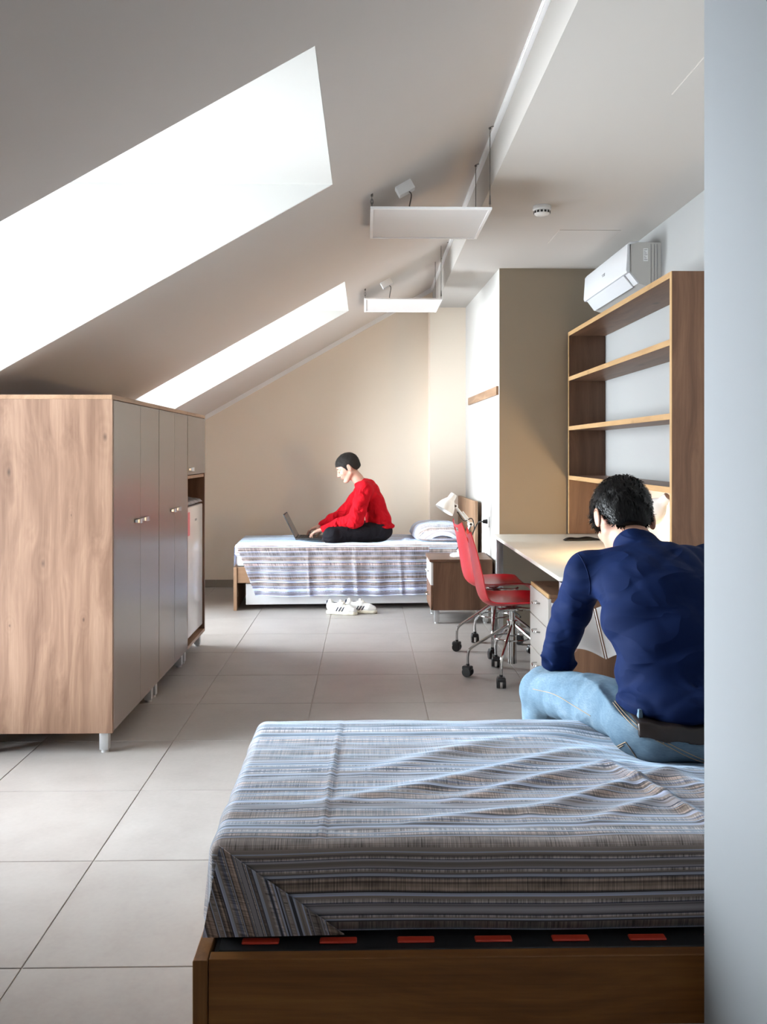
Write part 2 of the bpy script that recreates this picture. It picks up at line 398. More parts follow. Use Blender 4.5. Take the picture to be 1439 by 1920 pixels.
class MB:
    def __init__(s): s.bm = bmesh.new()
    def box(s, lo, hi, bev=0.0, seg=2, m=None):
        t = bmesh.new()
        bmesh.ops.create_cube(t, size=1)
        c = [(a + b) / 2 for a, b in zip(lo, hi)]; d = [abs(b - a) for a, b in zip(lo, hi)]
        for v in t.verts: v.co = Vector([c[i] + v.co[i] * d[i] for i in range(3)])
        if bev: bmesh.ops.bevel(t, geom=t.edges[:], offset=min(bev, min(d) * .45), segments=seg, affect='EDGES', profile=0.5)
        return s.add(t, m)
    def add(s, t, m=None):
        if m is not None: t.transform(m)
        me = bpy.data.meshes.new('tmp'); t.to_mesh(me); t.free(); s.bm.from_mesh(me); bpy.data.meshes.remove(me)
        return s
    def cyl(s, p0, p1, r0, r1=None, seg=20, caps=True):
        r1 = r0 if r1 is None else r1
        p0 = Vector(p0); p1 = Vector(p1); d = p1 - p0
        t = bmesh.new()
        bmesh.ops.create_cone(t, cap_ends=caps, segments=seg, radius1=r0, radius2=r1, depth=d.length)
        q = Vector((0, 0, 1)).rotation_difference(d.normalized()).to_matrix().to_4x4()
        return s.add(t, Matrix.Translation((p0 + p1) / 2) @ q)
    def sph(s, c, r, seg=16, m=None):
        t = bmesh.new(); bmesh.ops.create_uvsphere(t, u_segments=seg, v_segments=seg // 2 + 2, radius=1)
        rr = r if isinstance(r, (tuple, list)) else (r, r, r)
        mm = Matrix.Translation(c) @ (m or Matrix()) @ Matrix.Diagonal((*rr, 1))
        return s.add(t, mm)
    def tube(s, pts, r, seg=10, closed=False):
        pts = [Vector(p) for p in pts]; n = len(pts); bm = s.bm
        rr = r if isinstance(r, (list, tuple)) else [r] * n
        rings = []; prev = None
        for i, p in enumerate(pts):
            if closed: d = pts[(i + 1) % n] - pts[i - 1]
            else: d = pts[min(i + 1, n - 1)] - pts[max(i - 1, 0)]
            d.normalize()
            if prev is None:
                up = Vector((0, 0, 1)) if abs(d.z) < .9 else Vector((1, 0, 0))
                a = d.cross(up).normalized()
            else: a = (prev - d * prev.dot(d)).normalized()
            prev = a; b = d.cross(a)
            rings.append([bm.verts.new(p + (a * math.cos(2 * PI * k / seg) + b * math.sin(2 * PI * k / seg)) * rr[i]) for k in range(seg)])
        for i in range(n if closed else n - 1):
            A = rings[i]; B = rings[(i + 1) % n]
            for k in range(seg): bm.faces.new((A[k], A[(k + 1) % seg], B[(k + 1) % seg], B[k]))
        if not closed:
            bm.faces.new(rings[0][::-1]); bm.faces.new(rings[-1])
        return s
    def lathe(s, prof, m=None, seg=32):
        t = bmesh.new(); rings = []
        for (r, z) in prof:
            rings.append([t.verts.new((max(r, 1e-4) * math.cos(2 * PI * k / seg), max(r, 1e-4) * math.sin(2 * PI * k / seg), z)) for k in range(seg)])
        for A, B in zip(rings, rings[1:]):
            for k in range(seg): t.faces.new((A[k], A[(k + 1) % seg], B[(k + 1) % seg], B[k]))
        t.faces.new(rings[0][::-1]); t.faces.new(rings[-1])
        return s.add(t, m)
    def prism(s, poly, axis, a, b):
        """poly in the two other axes (in x,y,z order), extruded along axis from a to b"""
        def P(q, w):
            q = list(q); q.insert(axis, w); return q
        A = [s.bm.verts.new(P(q, a)) for q in poly]; B = [s.bm.verts.new(P(q, b)) for q in poly]
        n = len(poly); fs = [s.bm.faces.new(A), s.bm.faces.new(B[::-1])]
        for i in range(n): fs.append(s.bm.faces.new((A[i], B[i], B[(i + 1) % n], A[(i + 1) % n])))
        bmesh.ops.recalc_face_normals(s.bm, faces=fs)
        return s
    def grid(s, fn, us, vs, thick=0.0, uv=None):
        bm = s.bm; g = [[bm.verts.new(fn(u, v)) for v in vs] for u in us]
        lay = bm.loops.layers.uv.verify() if uv else None
        for i in range(len(us) - 1):
            for j in range(len(vs) - 1):
                f = bm.faces.new((g[i][j], g[i + 1][j], g[i + 1][j + 1], g[i][j + 1]))
                if uv:
                    for l, (a, b) in zip(f.loops, ((i, j), (i + 1, j), (i + 1, j + 1), (i, j + 1))):
                        l[lay].uv = uv(us[a], vs[b])
        if thick:
            bmesh.ops.solidify(bm, geom=bm.faces[:], thickness=thick)
        return s

def bez(pts, n=8):
    """smooth polyline through points (Catmull-Rom)"""
    P = [Vector(p) for p in pts]; P = [P[0] * 2 - P[1]] + P + [P[-1] * 2 - P[-2]]
    out = []
    for i in range(1, len(P) - 2):
        for k in range(n):
            t = k / n; a, b, c, d = P[i - 1:i + 3]
            out.append(0.5 * ((2 * b) + (c - a) * t + (2 * a - 5 * b + 4 * c - d) * t * t + (3 * b - a - 3 * c + d) * t ** 3))
    out.append(P[-2]); return out

def copy_tree(root, loc, rotz):
    r = root.copy(); COL.objects.link(r); r.location = loc; r.rotation_euler = (0, 0, rotz)
    def rec(src, dst):
        for ch in list(src.children):
            c = ch.copy(); COL.objects.link(c); c.parent = dst
            rec(ch, c)
    rec(root, r)
    return r
#PART2
# ================================================================== THE ROOM
XR, YB, YF = 1.80, 8.766, -1.6            # right wall, back wall, wall behind the camera
XS, ZC = 0.654, 2.73                      # soffit face and flat ceiling height
NX, NY = 0.625, 1.625                     # near wall block: left face and far end
PA, PB = (1.008, 6.696), (0.949, YB)      # partition corner and its far end

fl = structure('floor', MB().box((XK - 0.4, YF - 0.2, -0.2), (XR + 0.2, YB + 0.2, -0.0035)), 'grout')
_tc = {}
def tile_mesh(w, d):
    k = (round(w, 3), round(d, 3))
    if k not in _tc:
        b = MB().box((-w / 2, -d / 2, -0.010), (w / 2, d / 2, 0.0), 0.0012, 1)
        me = bpy.data.meshes.new('tile'); b.bm.to_mesh(me); b.bm.free(); finish(me, 'tile', False); _tc[k] = me
    return _tc[k]
def tile_at(x0, x1, y0, y1):
    if x1 - x0 < 0.02 or y1 - y0 < 0.02: return
    o = bpy.data.objects.new('tile', tile_mesh(x1 - x0, y1 - y0))
    o.location = ((x0 + x1) / 2, (y0 + y1) / 2, 0.0)
    put(o, fl)
g = 0.0018
for i in range(-4, 5):
    for j in range(-8, 12):
        x0, x1 = -0.292 + 0.6 * i + g, -0.292 + 0.6 * (i + 1) - g
        y0, y1 = 2.302 + 0.6 * j + g, 2.302 + 0.6 * (j + 1) - g
        x0, x1 = max(x0, XK), min(x1, XR); y0, y1 = max(y0, YF), min(y1, YB)
        if x0 > NX and y1 < NY: continue
        if x0 > PA[0] and y0 > PA[1]: continue
        tile_at(x0, x1, y0, y1)

# sloping attic ceiling with two dormer openings and the added fill one, and the flat part on the right
cb = MB()
ys = [YF - 0.2] + [v for d in DORMERS_AND_FILL for v in d] + [YB + 0.2]
T = 0.30
for k in range(0, len(ys), 2):
    cb.prism([(XS, slope_z(XS)), (XK - 0.3, slope_z(XK - 0.3)), (XK - 0.3, slope_z(XK - 0.3) + T), (XS, slope_z(XS) + T)], 1, ys[k] + (0.002 if k else 0), ys[k + 1] - (0.002 if k < len(ys) - 2 else 0))
for (a, b) in DORMERS_AND_FILL:
    cb.prism([(XS, slope_z(XS)), (DX, DZ), (DX, DZ + T), (XS, slope_z(XS) + T)], 1, a - 0.002, b + 0.002)
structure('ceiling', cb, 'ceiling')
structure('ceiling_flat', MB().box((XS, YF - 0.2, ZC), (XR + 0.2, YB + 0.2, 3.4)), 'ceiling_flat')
dm = MB()
for (a, b) in DORMERS_AND_FILL:
    dm.box((XK - 0.3, a - 0.07, DZ), (DX - .001, b + 0.07, DZ + 0.1))
    for y0, y1 in ((a - 0.08, a), (b, b + 0.08)):
        dm.prism([(DX, DZ + .002), (XK - 0.3, slope_z(XK - 0.3) + .002), (XK - 0.3, DZ + .002)], 1, y0, y1)
structure('wall_dormer', dm, 'white')
kw = MB()
for k in range(0, len(ys), 2): kw.box((XK - 0.3, ys[k], -0.1), (XK, ys[k + 1], slope_z(XK) + 0.03))
for (a, b) in DORMERS_AND_FILL: kw.box((XK - 0.3, a, -0.1), (XK, b, 0.06))
structure('wall_left', kw, 'white')
structure('wall_back', MB().box((XK - 0.3, YB, -0.1), (XR + 0.2, YB + 0.2, 3.2)), 'beige')
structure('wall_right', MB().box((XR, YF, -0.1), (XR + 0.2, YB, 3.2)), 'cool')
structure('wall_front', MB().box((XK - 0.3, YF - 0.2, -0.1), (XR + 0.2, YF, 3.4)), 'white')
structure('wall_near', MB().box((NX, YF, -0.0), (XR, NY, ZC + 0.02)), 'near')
# partition: white left face, end face darker than the back wall
pb = MB(); pb.prism([(PA[0], PA[1] + 0.012), (PB[0], YB), (XR, YB), (XR, PA[1] + 0.012)], 2, 0, ZC)
structure('wall_partition', pb, 'white')
structure('wall_partition_end', MB().box((PA[0], PA[1], 0), (XR, PA[1] + 0.012, ZC)), 'taupe')
structure('wall_pilaster', MB().box((0.612, 8.52, 0), (PB[0] + 0.01, YB, ZC)), 'beige')
# white trims: along the top of the soffit face and along the slope at the back wall
structure('trim_1', MB().box((XS - 0.022, YF, 2.935), (XS + 0.001, YB, 2.968), 0.004), 'trim', smooth=35)
structure('trim_2', MB().prism([(XS, slope_z(XS) - 0.045), (XK, slope_z(XK) - 0.045), (XK, slope_z(XK) + 0.01), (XS, slope_z(XS) + 0.01)], 1, YB - 0.02, YB), 'trim')
# skirting of tile strips
bbk = structure('baseboard_back', MB().box((XK, YB - 0.004, 0), (0.612, YB, 0.072)), 'grout')
for i in range(-3, 2):
    x0, x1 = max(-0.292 + 0.6 * i, XK), min(-0.292 + 0.6 * (i + 1), 0.610)
    obj('skirting_piece', MB().box((x0 + .0015, YB - 0.012, 0.001), (x1 - .0015, YB - 0.003, 0.075), 0.002, 1), 'skirt_tile', bbk)
structure('baseboard_right', MB().box((XR - 0.010, NY, 0), (XR, PA[1], 0.075), 0.002, 1), 'skirt_tile')
structure('baseboard_near', MB().box((NX - 0.010, YF, 0), (NX, NY, 0.075), 0.002, 1), 'skirt_tile')
structure('baseboard_partition', MB().prism([(PA[0] - .01, PA[1]), (PB[0] - .01, YB), (PB[0], YB), (PA[0], PA[1])], 2, 0.001, 0.075), 'skirt_tile')
# dormer windows (full height casements in the knee wall); window_1 is added for fill
for n, (a, b) in enumerate(DORMERS_AND_FILL):
    w = MB(); x0, x1 = XK - 0.16, XK - 0.10; z0, z1 = 0.06, DZ
    for lo, hi in (((x0, a, z0), (x1, b, z0 + .06)), ((x0, a, z1 - .06), (x1, b, z1)), ((x0, a, z0), (x1, a + .06, z1)),
                   ((x0, b - .06, z0), (x1, b, z1)), ((x0, (a + b) / 2 - .035, z0), (x1, (a + b) / 2 + .035, z1))):
        w.box(lo, hi, 0.004)
    wo = structure('window_%d' % (n + 1), w, 'trim', smooth=35)
    for (p, q) in ((a + .06, (a + b) / 2 - .035), ((a + b) / 2 + .035, b - .06)):
        obj('pane', MB().box((XK - 0.135, p, z0 + .06), (XK - 0.127, q, z1 - .06)), 'glass', wo, smooth=False)

# ================================================================== WARDROBES
def bow_handle(y0, y1, z, x, vertical=False):
    """slim chrome bow handle standing off a door that faces +X"""
    h = MB(); n = 12
    pts = [(x + 0.022 * math.sin(PI * k / n) ** 0.6 + 0.002, y0 + (y1 - y0) * k / n, z) for k in range(n + 1)]
    bm = h.bm; rows = []
    for k, p in enumerate(pts):
        w = 0.006 + 0.006 * math.sin(PI * k / n); t = 0.0035
        rows.append([bm.verts.new((p[0] + dx, p[1], p[2] + dz)) for dx, dz in ((-t, -w), (t, -w), (t, w), (-t, w))])
    for A, B in zip(rows, rows[1:]):
        for k in range(4): bm.faces.new((A[k], A[(k + 1) % 4], B[(k + 1) % 4], B[k]))
    bm.faces.new(rows[0][::-1]); bm.faces.new(rows[-1])
    bmesh.ops.recalc_face_normals(bm, faces=bm.faces[:])
    return h
XD = -1.122; WZ0, WZ1 = 0.094, 1.587; WD = 0.60
def leg_mb(x, y, top=WZ0):
    m = MB().box((x - .02, y - .02, 0.012), (x + .02, y + .02, top), 0.003)
    m.cyl((x, y, 0), (x, y, 0.014), 0.017, seg=16); return m
def wardrobe(y0, y1, label, split, hz):
    t = thing('wardrobe', label, 'wardrobe', ((XD - WD / 2), (y0 + y1) / 2, 0))
    xb, xf = XD - WD, XD - 0.022
    for a, b, nm in ((y0, y0 + .02, 'side_panel'), (y1 - .02, y1, 'side_panel')):
        obj(nm, MB().box((xb, a, WZ0), (xf + (.022 if a == y0 and y0 < 4 else 0), b, WZ1 - .02)), 'oak_side' if a < 4 else 'oak_z', t, True)
    obj('top_panel', MB().box((xb, y0, WZ1 - .02), (XD - .001, y1, WZ1), 0.001, 1), 'oak_y', t, True)
    obj('bottom_panel', MB().box((xb, y0 + .02, WZ0), (xf, y1 - .02, WZ0 + .02)), 'oak_y', t, True)
    obj('back_panel', MB().box((xb, y0 + .02, WZ0 + .02), (xb + .008, y1 - .02, WZ1 - .02)), 'oak_z', t, True)
    obj('shelf', MB().box((xb + .01, y0 + .02, 1.2), (xf - .01, y1 - .02, 1.22)), 'oak_y', t, True)
    for (a, b, side) in ((y0 + (.024 if y0 < 4 else .003), split - .0015, 1), (split + .0015, y1 - .004, 0)):
        d = obj('door', MB().box((XD - .020, a, WZ0 + .003), (XD, b, WZ1 - .023), 0.0015, 1), 'door', t, True)
        hy = (b - .115, b - .012) if side else (a + .012, a + .115)
        obj('handle', bow_handle(hy[0], hy[1], hz, XD), 'handle', d, True)
    for y in (y0 + .045, y1 - .045):
        for x in (xb + .05, XD - .045): obj('leg', leg_mb(x, y), 'alu', t, True)
    return t
wardrobe(3.92, 4.797, 'two-door taupe wardrobe nearest the camera, its broad oak side panel facing us', 4.405, 1.0)
wardrobe(4.800, 5.557, 'two-door taupe wardrobe in the middle, between near wardrobe and fridge cabinet', 5.185, 1.0)
# fridge cabinet
y0, y1 = 5.560, 6.16
fc = thing('fridge_cabinet', 'tall narrow cabinet at the far end with small top door over an open niche', 'cabinet', (XD - WD / 2, (y0 + y1) / 2, 0))
xb, xf = XD - WD, XD - 0.002
for a, b in ((y0, y0 + .018), (y1 - .018, y1)): obj('side_panel', MB().box((xb, a, WZ0), (xf, b, WZ1 - .02)), 'walnut_z', fc, True)
obj('top_panel', MB().box((xb, y0, WZ1 - .02), (XD - .001, y1, WZ1), 0.001, 1), 'oak_y', fc, True)
obj('bottom_panel', MB().box((xb, y0 + .018, WZ0), (xf, y1 - .018, WZ0 + .02)), 'oak_y', fc, True)
obj('shelf', MB().box((xb, y0 + .018, 1.165), (xf - .004, y1 - .018, 1.185)), 'oak_y', fc, True)
obj('back_panel', MB().box((xb, y0 + .018, WZ0 + .02), (xb + .008, y1 - .018, WZ1 - .02)), 'walnut_z', fc, True)
d = obj('door', MB().box((XD - .018, y0 + .003, 1.19), (XD + .001, y1 - .003, WZ1 - .023), 0.0015, 1), 'door', fc, True)
obj('handle', bow_handle(y0 + .02, y0 + .125, 1.225, XD), 'handle', d, True)
for y in (y0 + .045, y1 - .045):
    for x in (xb + .05, XD - .045): obj('leg', leg_mb(x, y), 'alu', fc, True)
# fridge
fr = thing('fridge', 'small white fridge inside the far open cabinet', 'fridge', (XD - .30, (y0 + y1) / 2, WZ0 + .02))
fz0, fz1 = WZ0 + .021, 0.985
obj('body', MB().box((xb + .03, y0 + .03, fz0), (XD - .06, y1 - .03, fz1), 0.008), 'white_enamel', fr, True)
fd = obj('door', MB().box((XD - .058, y0 + .03, fz0 + .03), (XD - .012, y1 - .03, fz1 - .002), 0.010, 3), 'white_enamel', fr, True)
obj('energy_sticker', MB().box((XD - .012, y0 + .06, .80), (XD - .0112, y0 + .13, .95)), 'magenta', fd, True)
obj('badge', MB().box((XD - .012, y0 + .30, .88), (XD - .0110, y0 + .36, .895)), 'grey_mark', fd, True)
# crumpled bag on the fridge
def bagfn(u, v):
    r = 0.5 + 0.5 * (1 - max(abs(u), abs(v)) ** 3)
    n_ = noise.fractal(Vector((u * 2.1, v * 2.3, 3.3)), 0.8, 2.0, 4)
    z = 0.012 + max(0, (1 - max(u * u, v * v))) ** 0.5 * 0.045 + 0.02 * n_ * (1 - max(abs(u), abs(v)))
    return Vector((XD - .20 + .19 * u + 0.012 * noise.noise(Vector((v * 4, u, 1))), (y0 + y1) / 2 + .25 * v, fz1 + max(z, 0.002)))
bg_ = obj('plastic_bag', MB().grid(bagfn, [k / 12 - 1 for k in range(25)], [k / 12 - 1 for k in range(25)], 0.001), 'bag', smooth=True, loc=(XD - .2, 5.86, fz1))
tag(bg_, 'crumpled clear plastic bag lying on top of the white fridge', 'bag')

# ================================================================== BEDS
def ridge(x, y, x0, y0, x1, y1, w, h):
    dx, dy = x1 - x0, y1 - y0; L = dx * dx + dy * dy
    t = max(0, min(1, ((x - x0) * dx + (y - y0) * dy) / L))
    d2 = (x - x0 - t * dx) ** 2 + (y - y0 - t * dy) ** 2
    return h * math.exp(-d2 / (w * w)) * (math.sin(PI * min(max(t, .04), .96)) ** .5)
def rounded_box_fn(lo, hi, r):
    """maps a point of the box surface to the rounded box"""
    def f(p):
        q = [min(max(p[i], lo[i] + r), hi[i] - r) for i in range(3)]
        d = Vector([p[i] - q[i] for i in range(3)])
        if d.length > 1e-9: return Vector(q) + d.normalized() * min(r, d.length * 1.0 if False else r)
        return Vector(p)
    return f
def bedspread(lo, hi, r, nx, ny, nz, top_fn, side_fn):
    bm = bmesh.new(); lay = bm.loops.layers.uv.verify(); f = rounded_box_fn(lo, hi, r); cache = {}
    def lin(a, b, n): return [a + (b - a) * k / n for k in range(n + 1)]
    X, Y, Z = lin(lo[0], hi[0], nx), lin(lo[1], hi[1], ny), lin(lo[2], hi[2], nz)
    def vert(p):
        k = tuple(round(c, 5) for c in p)
        if k not in cache:
            q = f(p)
            wt = max(0, min(1, (q.z - (hi[2] - r)) / r)); wt = wt * wt
            q = q + Vector((0, 0, top_fn(q.x, q.y) * wt)) + side_fn(q) * (1 - wt)
            cache[k] = bm.verts.new(q)
        return cache[k]
    def quads(A, B, P, uvf):
        for i in range(len(A) - 1):
            for j in range(len(B) - 1):
                ps = [P(A[i], B[j]), P(A[i + 1], B[j]), P(A[i + 1], B[j + 1]), P(A[i], B[j + 1])]
                fc_ = bm.faces.new([vert(p) for p in ps])
                for l, p in zip(fc_.loops, ps): l[lay].uv = uvf(p)
    quads(X, Y, lambda a, b: (a, b, hi[2]), lambda p: (p[0], p[1]))
    quads(X, Y[::-1], lambda a, b: (a, b, lo[2]), lambda p: (p[0], p[1]))
    quads(X, Z, lambda a, b: (a, lo[1], b), lambda p: (p[0], lo[1] - (hi[2] - p[2])))
    quads(X[::-1], Z, lambda a, b: (a, hi[1], b), lambda p: (p[0], hi[1] + (hi[2] - p[2])))
    quads(Y[::-1], Z, lambda a, b: (lo[0], a, b), lambda p: (p[2], p[1]))
    quads(Y, Z, lambda a, b: (hi[0], a, b), lambda p: (p[2], p[1]))
    bmesh.ops.recalc_face_normals(bm, faces=bm.faces[:])
    return bm
def bed_frame(t, L, Wd, head, sg=1, drawer='bluewhite'):
    """local: foot at x=0, head at x=L, near side y=0, far side y=Wd"""
    obj('footboard', MB().box((0, 0, 0), (.028, Wd, .367), .0015, 1), 'bed_z' if head else 'oak_z', t)
    wx = 'bed_x' if head else 'oak_x'
    for y in (.014, Wd - .014 - .024):
        obj('side_rail', MB().box((.029, y - .008 * (y < .1), .232), (L - .03, y + .020, .366), .0015, 1), wx, t)
    if head:
        obj('headboard', MB().box((L - .026, 0, 0), (L, Wd, .90), .002, 1), 'bed_z', t)
    s = MB()
    for y in (.048, Wd - .128): s.box((.04, y, .325), (L - .05, y + .08, .359), .002, 1)
    s.box((.032, .05, .325), (.06, Wd - .05, .355)); s.box((L - .07, .05, .325), (L - .04, Wd - .05, .355))
    obj('slat_frame', s, 'dark', t)
    n = 13
    for k in range(n):
        x = .12 + (L - .24) * k / (n - 1)
        sl = obj('slat', MB().box((x - .034, .125, .350), (x + .034, Wd - .125, .358), .002, 1), 'oak_y', t)
        for y in (.066, Wd - .086):
            obj('slat_holder', MB().box((x - .037, y, .3592), (x + .037, y + .020, .3640), .002, 1), 'red_cap', sl)
    obj('storage_drawer', MB().box((.10, .03, .045), (L - .42, Wd - .05, .222), .003, 1), drawer, t)

# --- near bed (long side towards the camera)
BX0, BY0, BL, BW = -0.331, 1.685, 2.095, 0.93
nb = thing('bed', 'oak single bed in the foreground seen from its long side, half behind the near wall', 'bed', (BX0, BY0, 0))
bed_frame(nb, BL, BW, True)
nlo, nhi = (-0.318, 1.765, 0.3665), (1.735, 2.59, 0.555)
SEAT = (0.845, 2.36)
def near_top(x, y):
    d = math.hypot((x - SEAT[0]) / .26, (y - SEAT[1] - .05) / .20)
    z = -0.028 * math.exp(-d ** 4)
    z += ridge(x, y, .35, 1.90, .80, 2.18, .022, .012) + ridge(x, y, .20, 1.98, .66, 2.22, .024, .012) + ridge(x, y, .05, 2.00, .60, 2.33, .028, .011)
    z += ridge(x, y, .60, 2.20, .735, 1.81, .016, .016) + ridge(x, y, .72, 2.16, .86, 1.90, .030, .010) + ridge(x, y, .48, 1.86, .72, 2.02, .020, .009)
    z += ridge(x, y, .90, 2.16, 1.02, 1.80, .022, .012) + ridge(x, y, .1, 1.86, .38, 1.93, .018, .006)
    z += ridge(x, y, .0, 2.15, .42, 2.42, .035, .009) + ridge(x, y, -.12, 1.95, .20, 2.10, .025, .006)
    z += ridge(x, y, -.095, 1.77, -.075, 2.58, .006, .004) - ridge(x, y, -.083, 1.77, -.063, 2.58, .006, .002)
    z += 0.003 * noise.noise(Vector((x * 5, y * 13, 2))) + 0.005 * noise.noise(Vector((x * 2.2 + y * 3, y * 6 - x * 5, 7))) * min(1, max(0, (x + .1) / .5))
    z += 0.0015 * noise.noise(Vector((x * 9, y * 45, 1)))
    return z
def near_side(q):
    if q.y < 1.80:
        return Vector((0, 0.004 * noise.noise(Vector((q.x * 5, 0, q.z * 8))) + 0.003 * math.sin(q.x * 9 + 1), 0.004 * noise.noise(Vector((q.x * 4, 3, q.z * 5)))))
    if q.x < -.27:
        return Vector((-0.012 * (0.555 - q.z) / .18 + 0.006 * noise.noise(Vector((1, q.y * 11, q.z * 4))), 0, 0))
    return Vector()
bs = bedspread(nlo, nhi, 0.030, 260, 130, 22, near_top, near_side)
ns = obj('bedspread', bs, 'blanket', smooth=True, loc=(.7, 2.18, .372)) if False else None
me = bpy.data.meshes.new('bedspread'); bs.to_mesh(me); bs.free()
ns = meshobj('bedspread', me, 'blanket', smooth=True)
tag(ns, 'grey striped bedspread wrapped tight over the near mattress under the man in navy', 'bedspread')
# mitred corner fold, a flap lying on the front face
def flap():
    bm = bmesh.new(); lay = bm.loops.layers.uv.verify()
    A, Bq, Cq = Vector((-.292, 1.7635, .553)), Vector((-.325, 1.760, .374)), Vector((-.045, 1.762, .376))
    n = 14; g_ = []
    for i in range(n + 1):
        row = []
        for j in range(n + 1 - i):
            a = i / n; b = j / n
            p = A * (1 - a - b) + Bq * a + Cq * b
            p = p + Vector((0, -0.0035 - 0.003 * math.sin(a * 5 + b * 7) * (1 - a - b) - 0.003 * b * (1 - b), 0))
            row.append(bm.verts.new(p))
        g_.append(row)
    def uv(v):
        return (v.co.z + 0.2 * v.co.x, 2.37 + (v.co.x * 1.0 + (v.co.z - .37) * .30) * 1.25)
    fs = []
    for i in range(n):
        for j in range(n - i):
            fs.append(bm.faces.new((g_[i][j], g_[i + 1][j], g_[i][j + 1])))
            if j < n - i - 1: fs.append(bm.faces.new((g_[i + 1][j], g_[i + 1][j + 1], g_[i][j + 1])))
    for f_ in fs:
        for l in f_.loops: l[lay].uv = uv(l.vert)
    bmesh.ops.recalc_face_normals(bm, faces=bm.faces[:])
    bmesh.ops.solidify(bm, geom=bm.faces[:], thickness=0.0035)
    return bm
obj('corner_fold', flap(), 'blanket', ns, smooth=50)
def pillow_bm(cx, cy, z, lx, ly, h, seed=1):
    bm = bmesh.new(); lay = bm.loops.layers.uv.verify(); n = 26; L = {}
    for s_ in (1, -1):
        for i in range(n + 1):
            for j in range(n + 1):
                u, v = 2 * i / n - 1, 2 * j / n - 1
                e = max(0, (1 - u ** 4)) ** .5 * max(0, (1 - v ** 4)) ** .5
                zz = h * (.5 + .5 * s_ * e) + (0.012 * noise.noise(Vector((u * 3, v * 3, seed))) * e if s_ > 0 else 0)
                if s_ < 0: zz = max(0.0, h * (.28 - .28 * e))
                else: zz = h * (.28 + .72 * e) + 0.010 * noise.noise(Vector((u * 3, v * 3, seed))) * e
                if e == 0 and s_ < 0: L[(s_, i, j)] = L[(1, i, j)]; continue
                L[(s_, i, j)] = bm.verts.new((cx + lx / 2 * u * (1 - .05 * v * v), cy + ly / 2 * v * (1 - .05 * u * u), z + zz))
    for s_ in (1, -1):
        for i in range(n):
            for j in range(n):
                q = [(i, j), (i + 1, j), (i + 1, j + 1), (i, j + 1)]
                f_ = bm.faces.new([L[(s_,) + k] for k in (q if s_ > 0 else q[::-1])])
                for l in f_.loops: l[lay].uv = (l.vert.co.x, l.vert.co.y - .35 * l.vert.co.z)
    return bm
np_ = obj('pillow', pillow_bm(1.49, 2.18, .56, .42, .72, .12, 3), 'blanket', smooth=True)
tag(np_, 'striped pillow at the head of the near bed, hidden behind the near wall', 'pillow')

# --- far bed
FA = R(2.4)
FX0, FY0, FL, FW = -1.120, 7.455, 2.075, 0.88
fb = thing('bed', 'oak single bed against the far wall under the person in red', 'bed', (FX0, FY0, 0), FA)
bed_frame(fb, FL, FW, False)
obj('headboard', MB().box((FL - .030, -.01, 0), (FL - .004, FW + .20, .915), .002, 1), 'oak_z', fb)
fm = MB().box((.012, .04, .363), (FL - .045, FW - .03, .500), .03, 3)
mt_ = obj('mattress', fm, 'white_enamel', fb)
def far_top(x, y):
    z = 0.004 * noise.noise(Vector((x * 6, y * 9, 4))) + 0.012 * max(0, noise.noise(Vector((x * 3.5, y * 5, 9)))) * (1 if x > .7 else .3)
    z += ridge(x, y, 1.25, .05, 1.40, .5, .03, .012) + ridge(x, y, 1.45, .1, 1.52, .6, .03, .015)
    d = math.hypot((x - .98) / .40, (y - .42) / .30); z -= 0.022 * math.exp(-d ** 4)
    return z
fsb = bedspread((.004, .024, .45), (FL - .035, FW - .02, .556), .028, 150, 60, 8, far_top, lambda q: Vector((0, 0.003 * noise.noise(Vector((q.x * 8, 0, q.z * 8))), 0)))
me = bpy.data.meshes.new('bedspread'); fsb.transform(WM[fb.name]); fsb.to_mesh(me); fsb.free()
fs_ = meshobj('bedspread', me, 'blanket_far_lit', smooth=True)
tag(fs_, 'blue-grey striped bedspread on the far bed, hanging over its front', 'bedspread')
def drape(u, v):      # u along the bed, v 0 top .. 1 hem ; left edge runs diagonally
    z = .535 - v * .415
    x0 = .03 + .155 * v
    x = x0 + (FL - .42 - x0) * u
    amp = .004 + .012 * v
    y = -.008 - .008 * v - amp * (math.sin(x * 17 + 1.2 * math.sin(x * 5)) + .5 * math.sin(x * 41 + 2)) * .6
    for xc, w_ in ((.62, .012), (1.02, .018), (1.40, .012)): y -= .014 * math.exp(-((x - xc - .02 * v) / w_) ** 2) * (.35 + v * .65)
    y -= .006 * math.exp(-((x - 1.12 + .2 * v) / .05) ** 2)
    return WM[fb.name] @ Vector((x, y, z + .004 * math.sin(x * 9) * v))
dr = MB().grid(drape, [k / 150 for k in range(151)], [k / 24 for k in range(25)], .003, uv=lambda u, v: (u * 1.6, -.02 - v * .415))
dro = obj('front_drape', dr, 'blanket_far_lit', fs_, smooth=True)
def end_tuck(u, v):   # foot end of the spread, pulled down over the mattress end
    y = .03 + .80 * u; z = .53 - .16 * v
    return WM[fb.name] @ Vector((.002 - .004 * v + .004 * math.sin(y * 23), y, z))
obj('foot_tuck', MB().grid(end_tuck, [k / 30 for k in range(31)], [k / 8 for k in range(9)], .003, uv=lambda u, v: (v * .16, .02 + u * .8)), 'blanket_far_lit', fs_, smooth=True)
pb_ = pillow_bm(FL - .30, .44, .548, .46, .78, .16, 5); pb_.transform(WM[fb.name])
pw = obj('pillow', pb_, 'blanket_far_lit', smooth=True)
tag(pw, 'blue-grey striped pillow at the head of the far bed, beside the headboard', 'pillow')

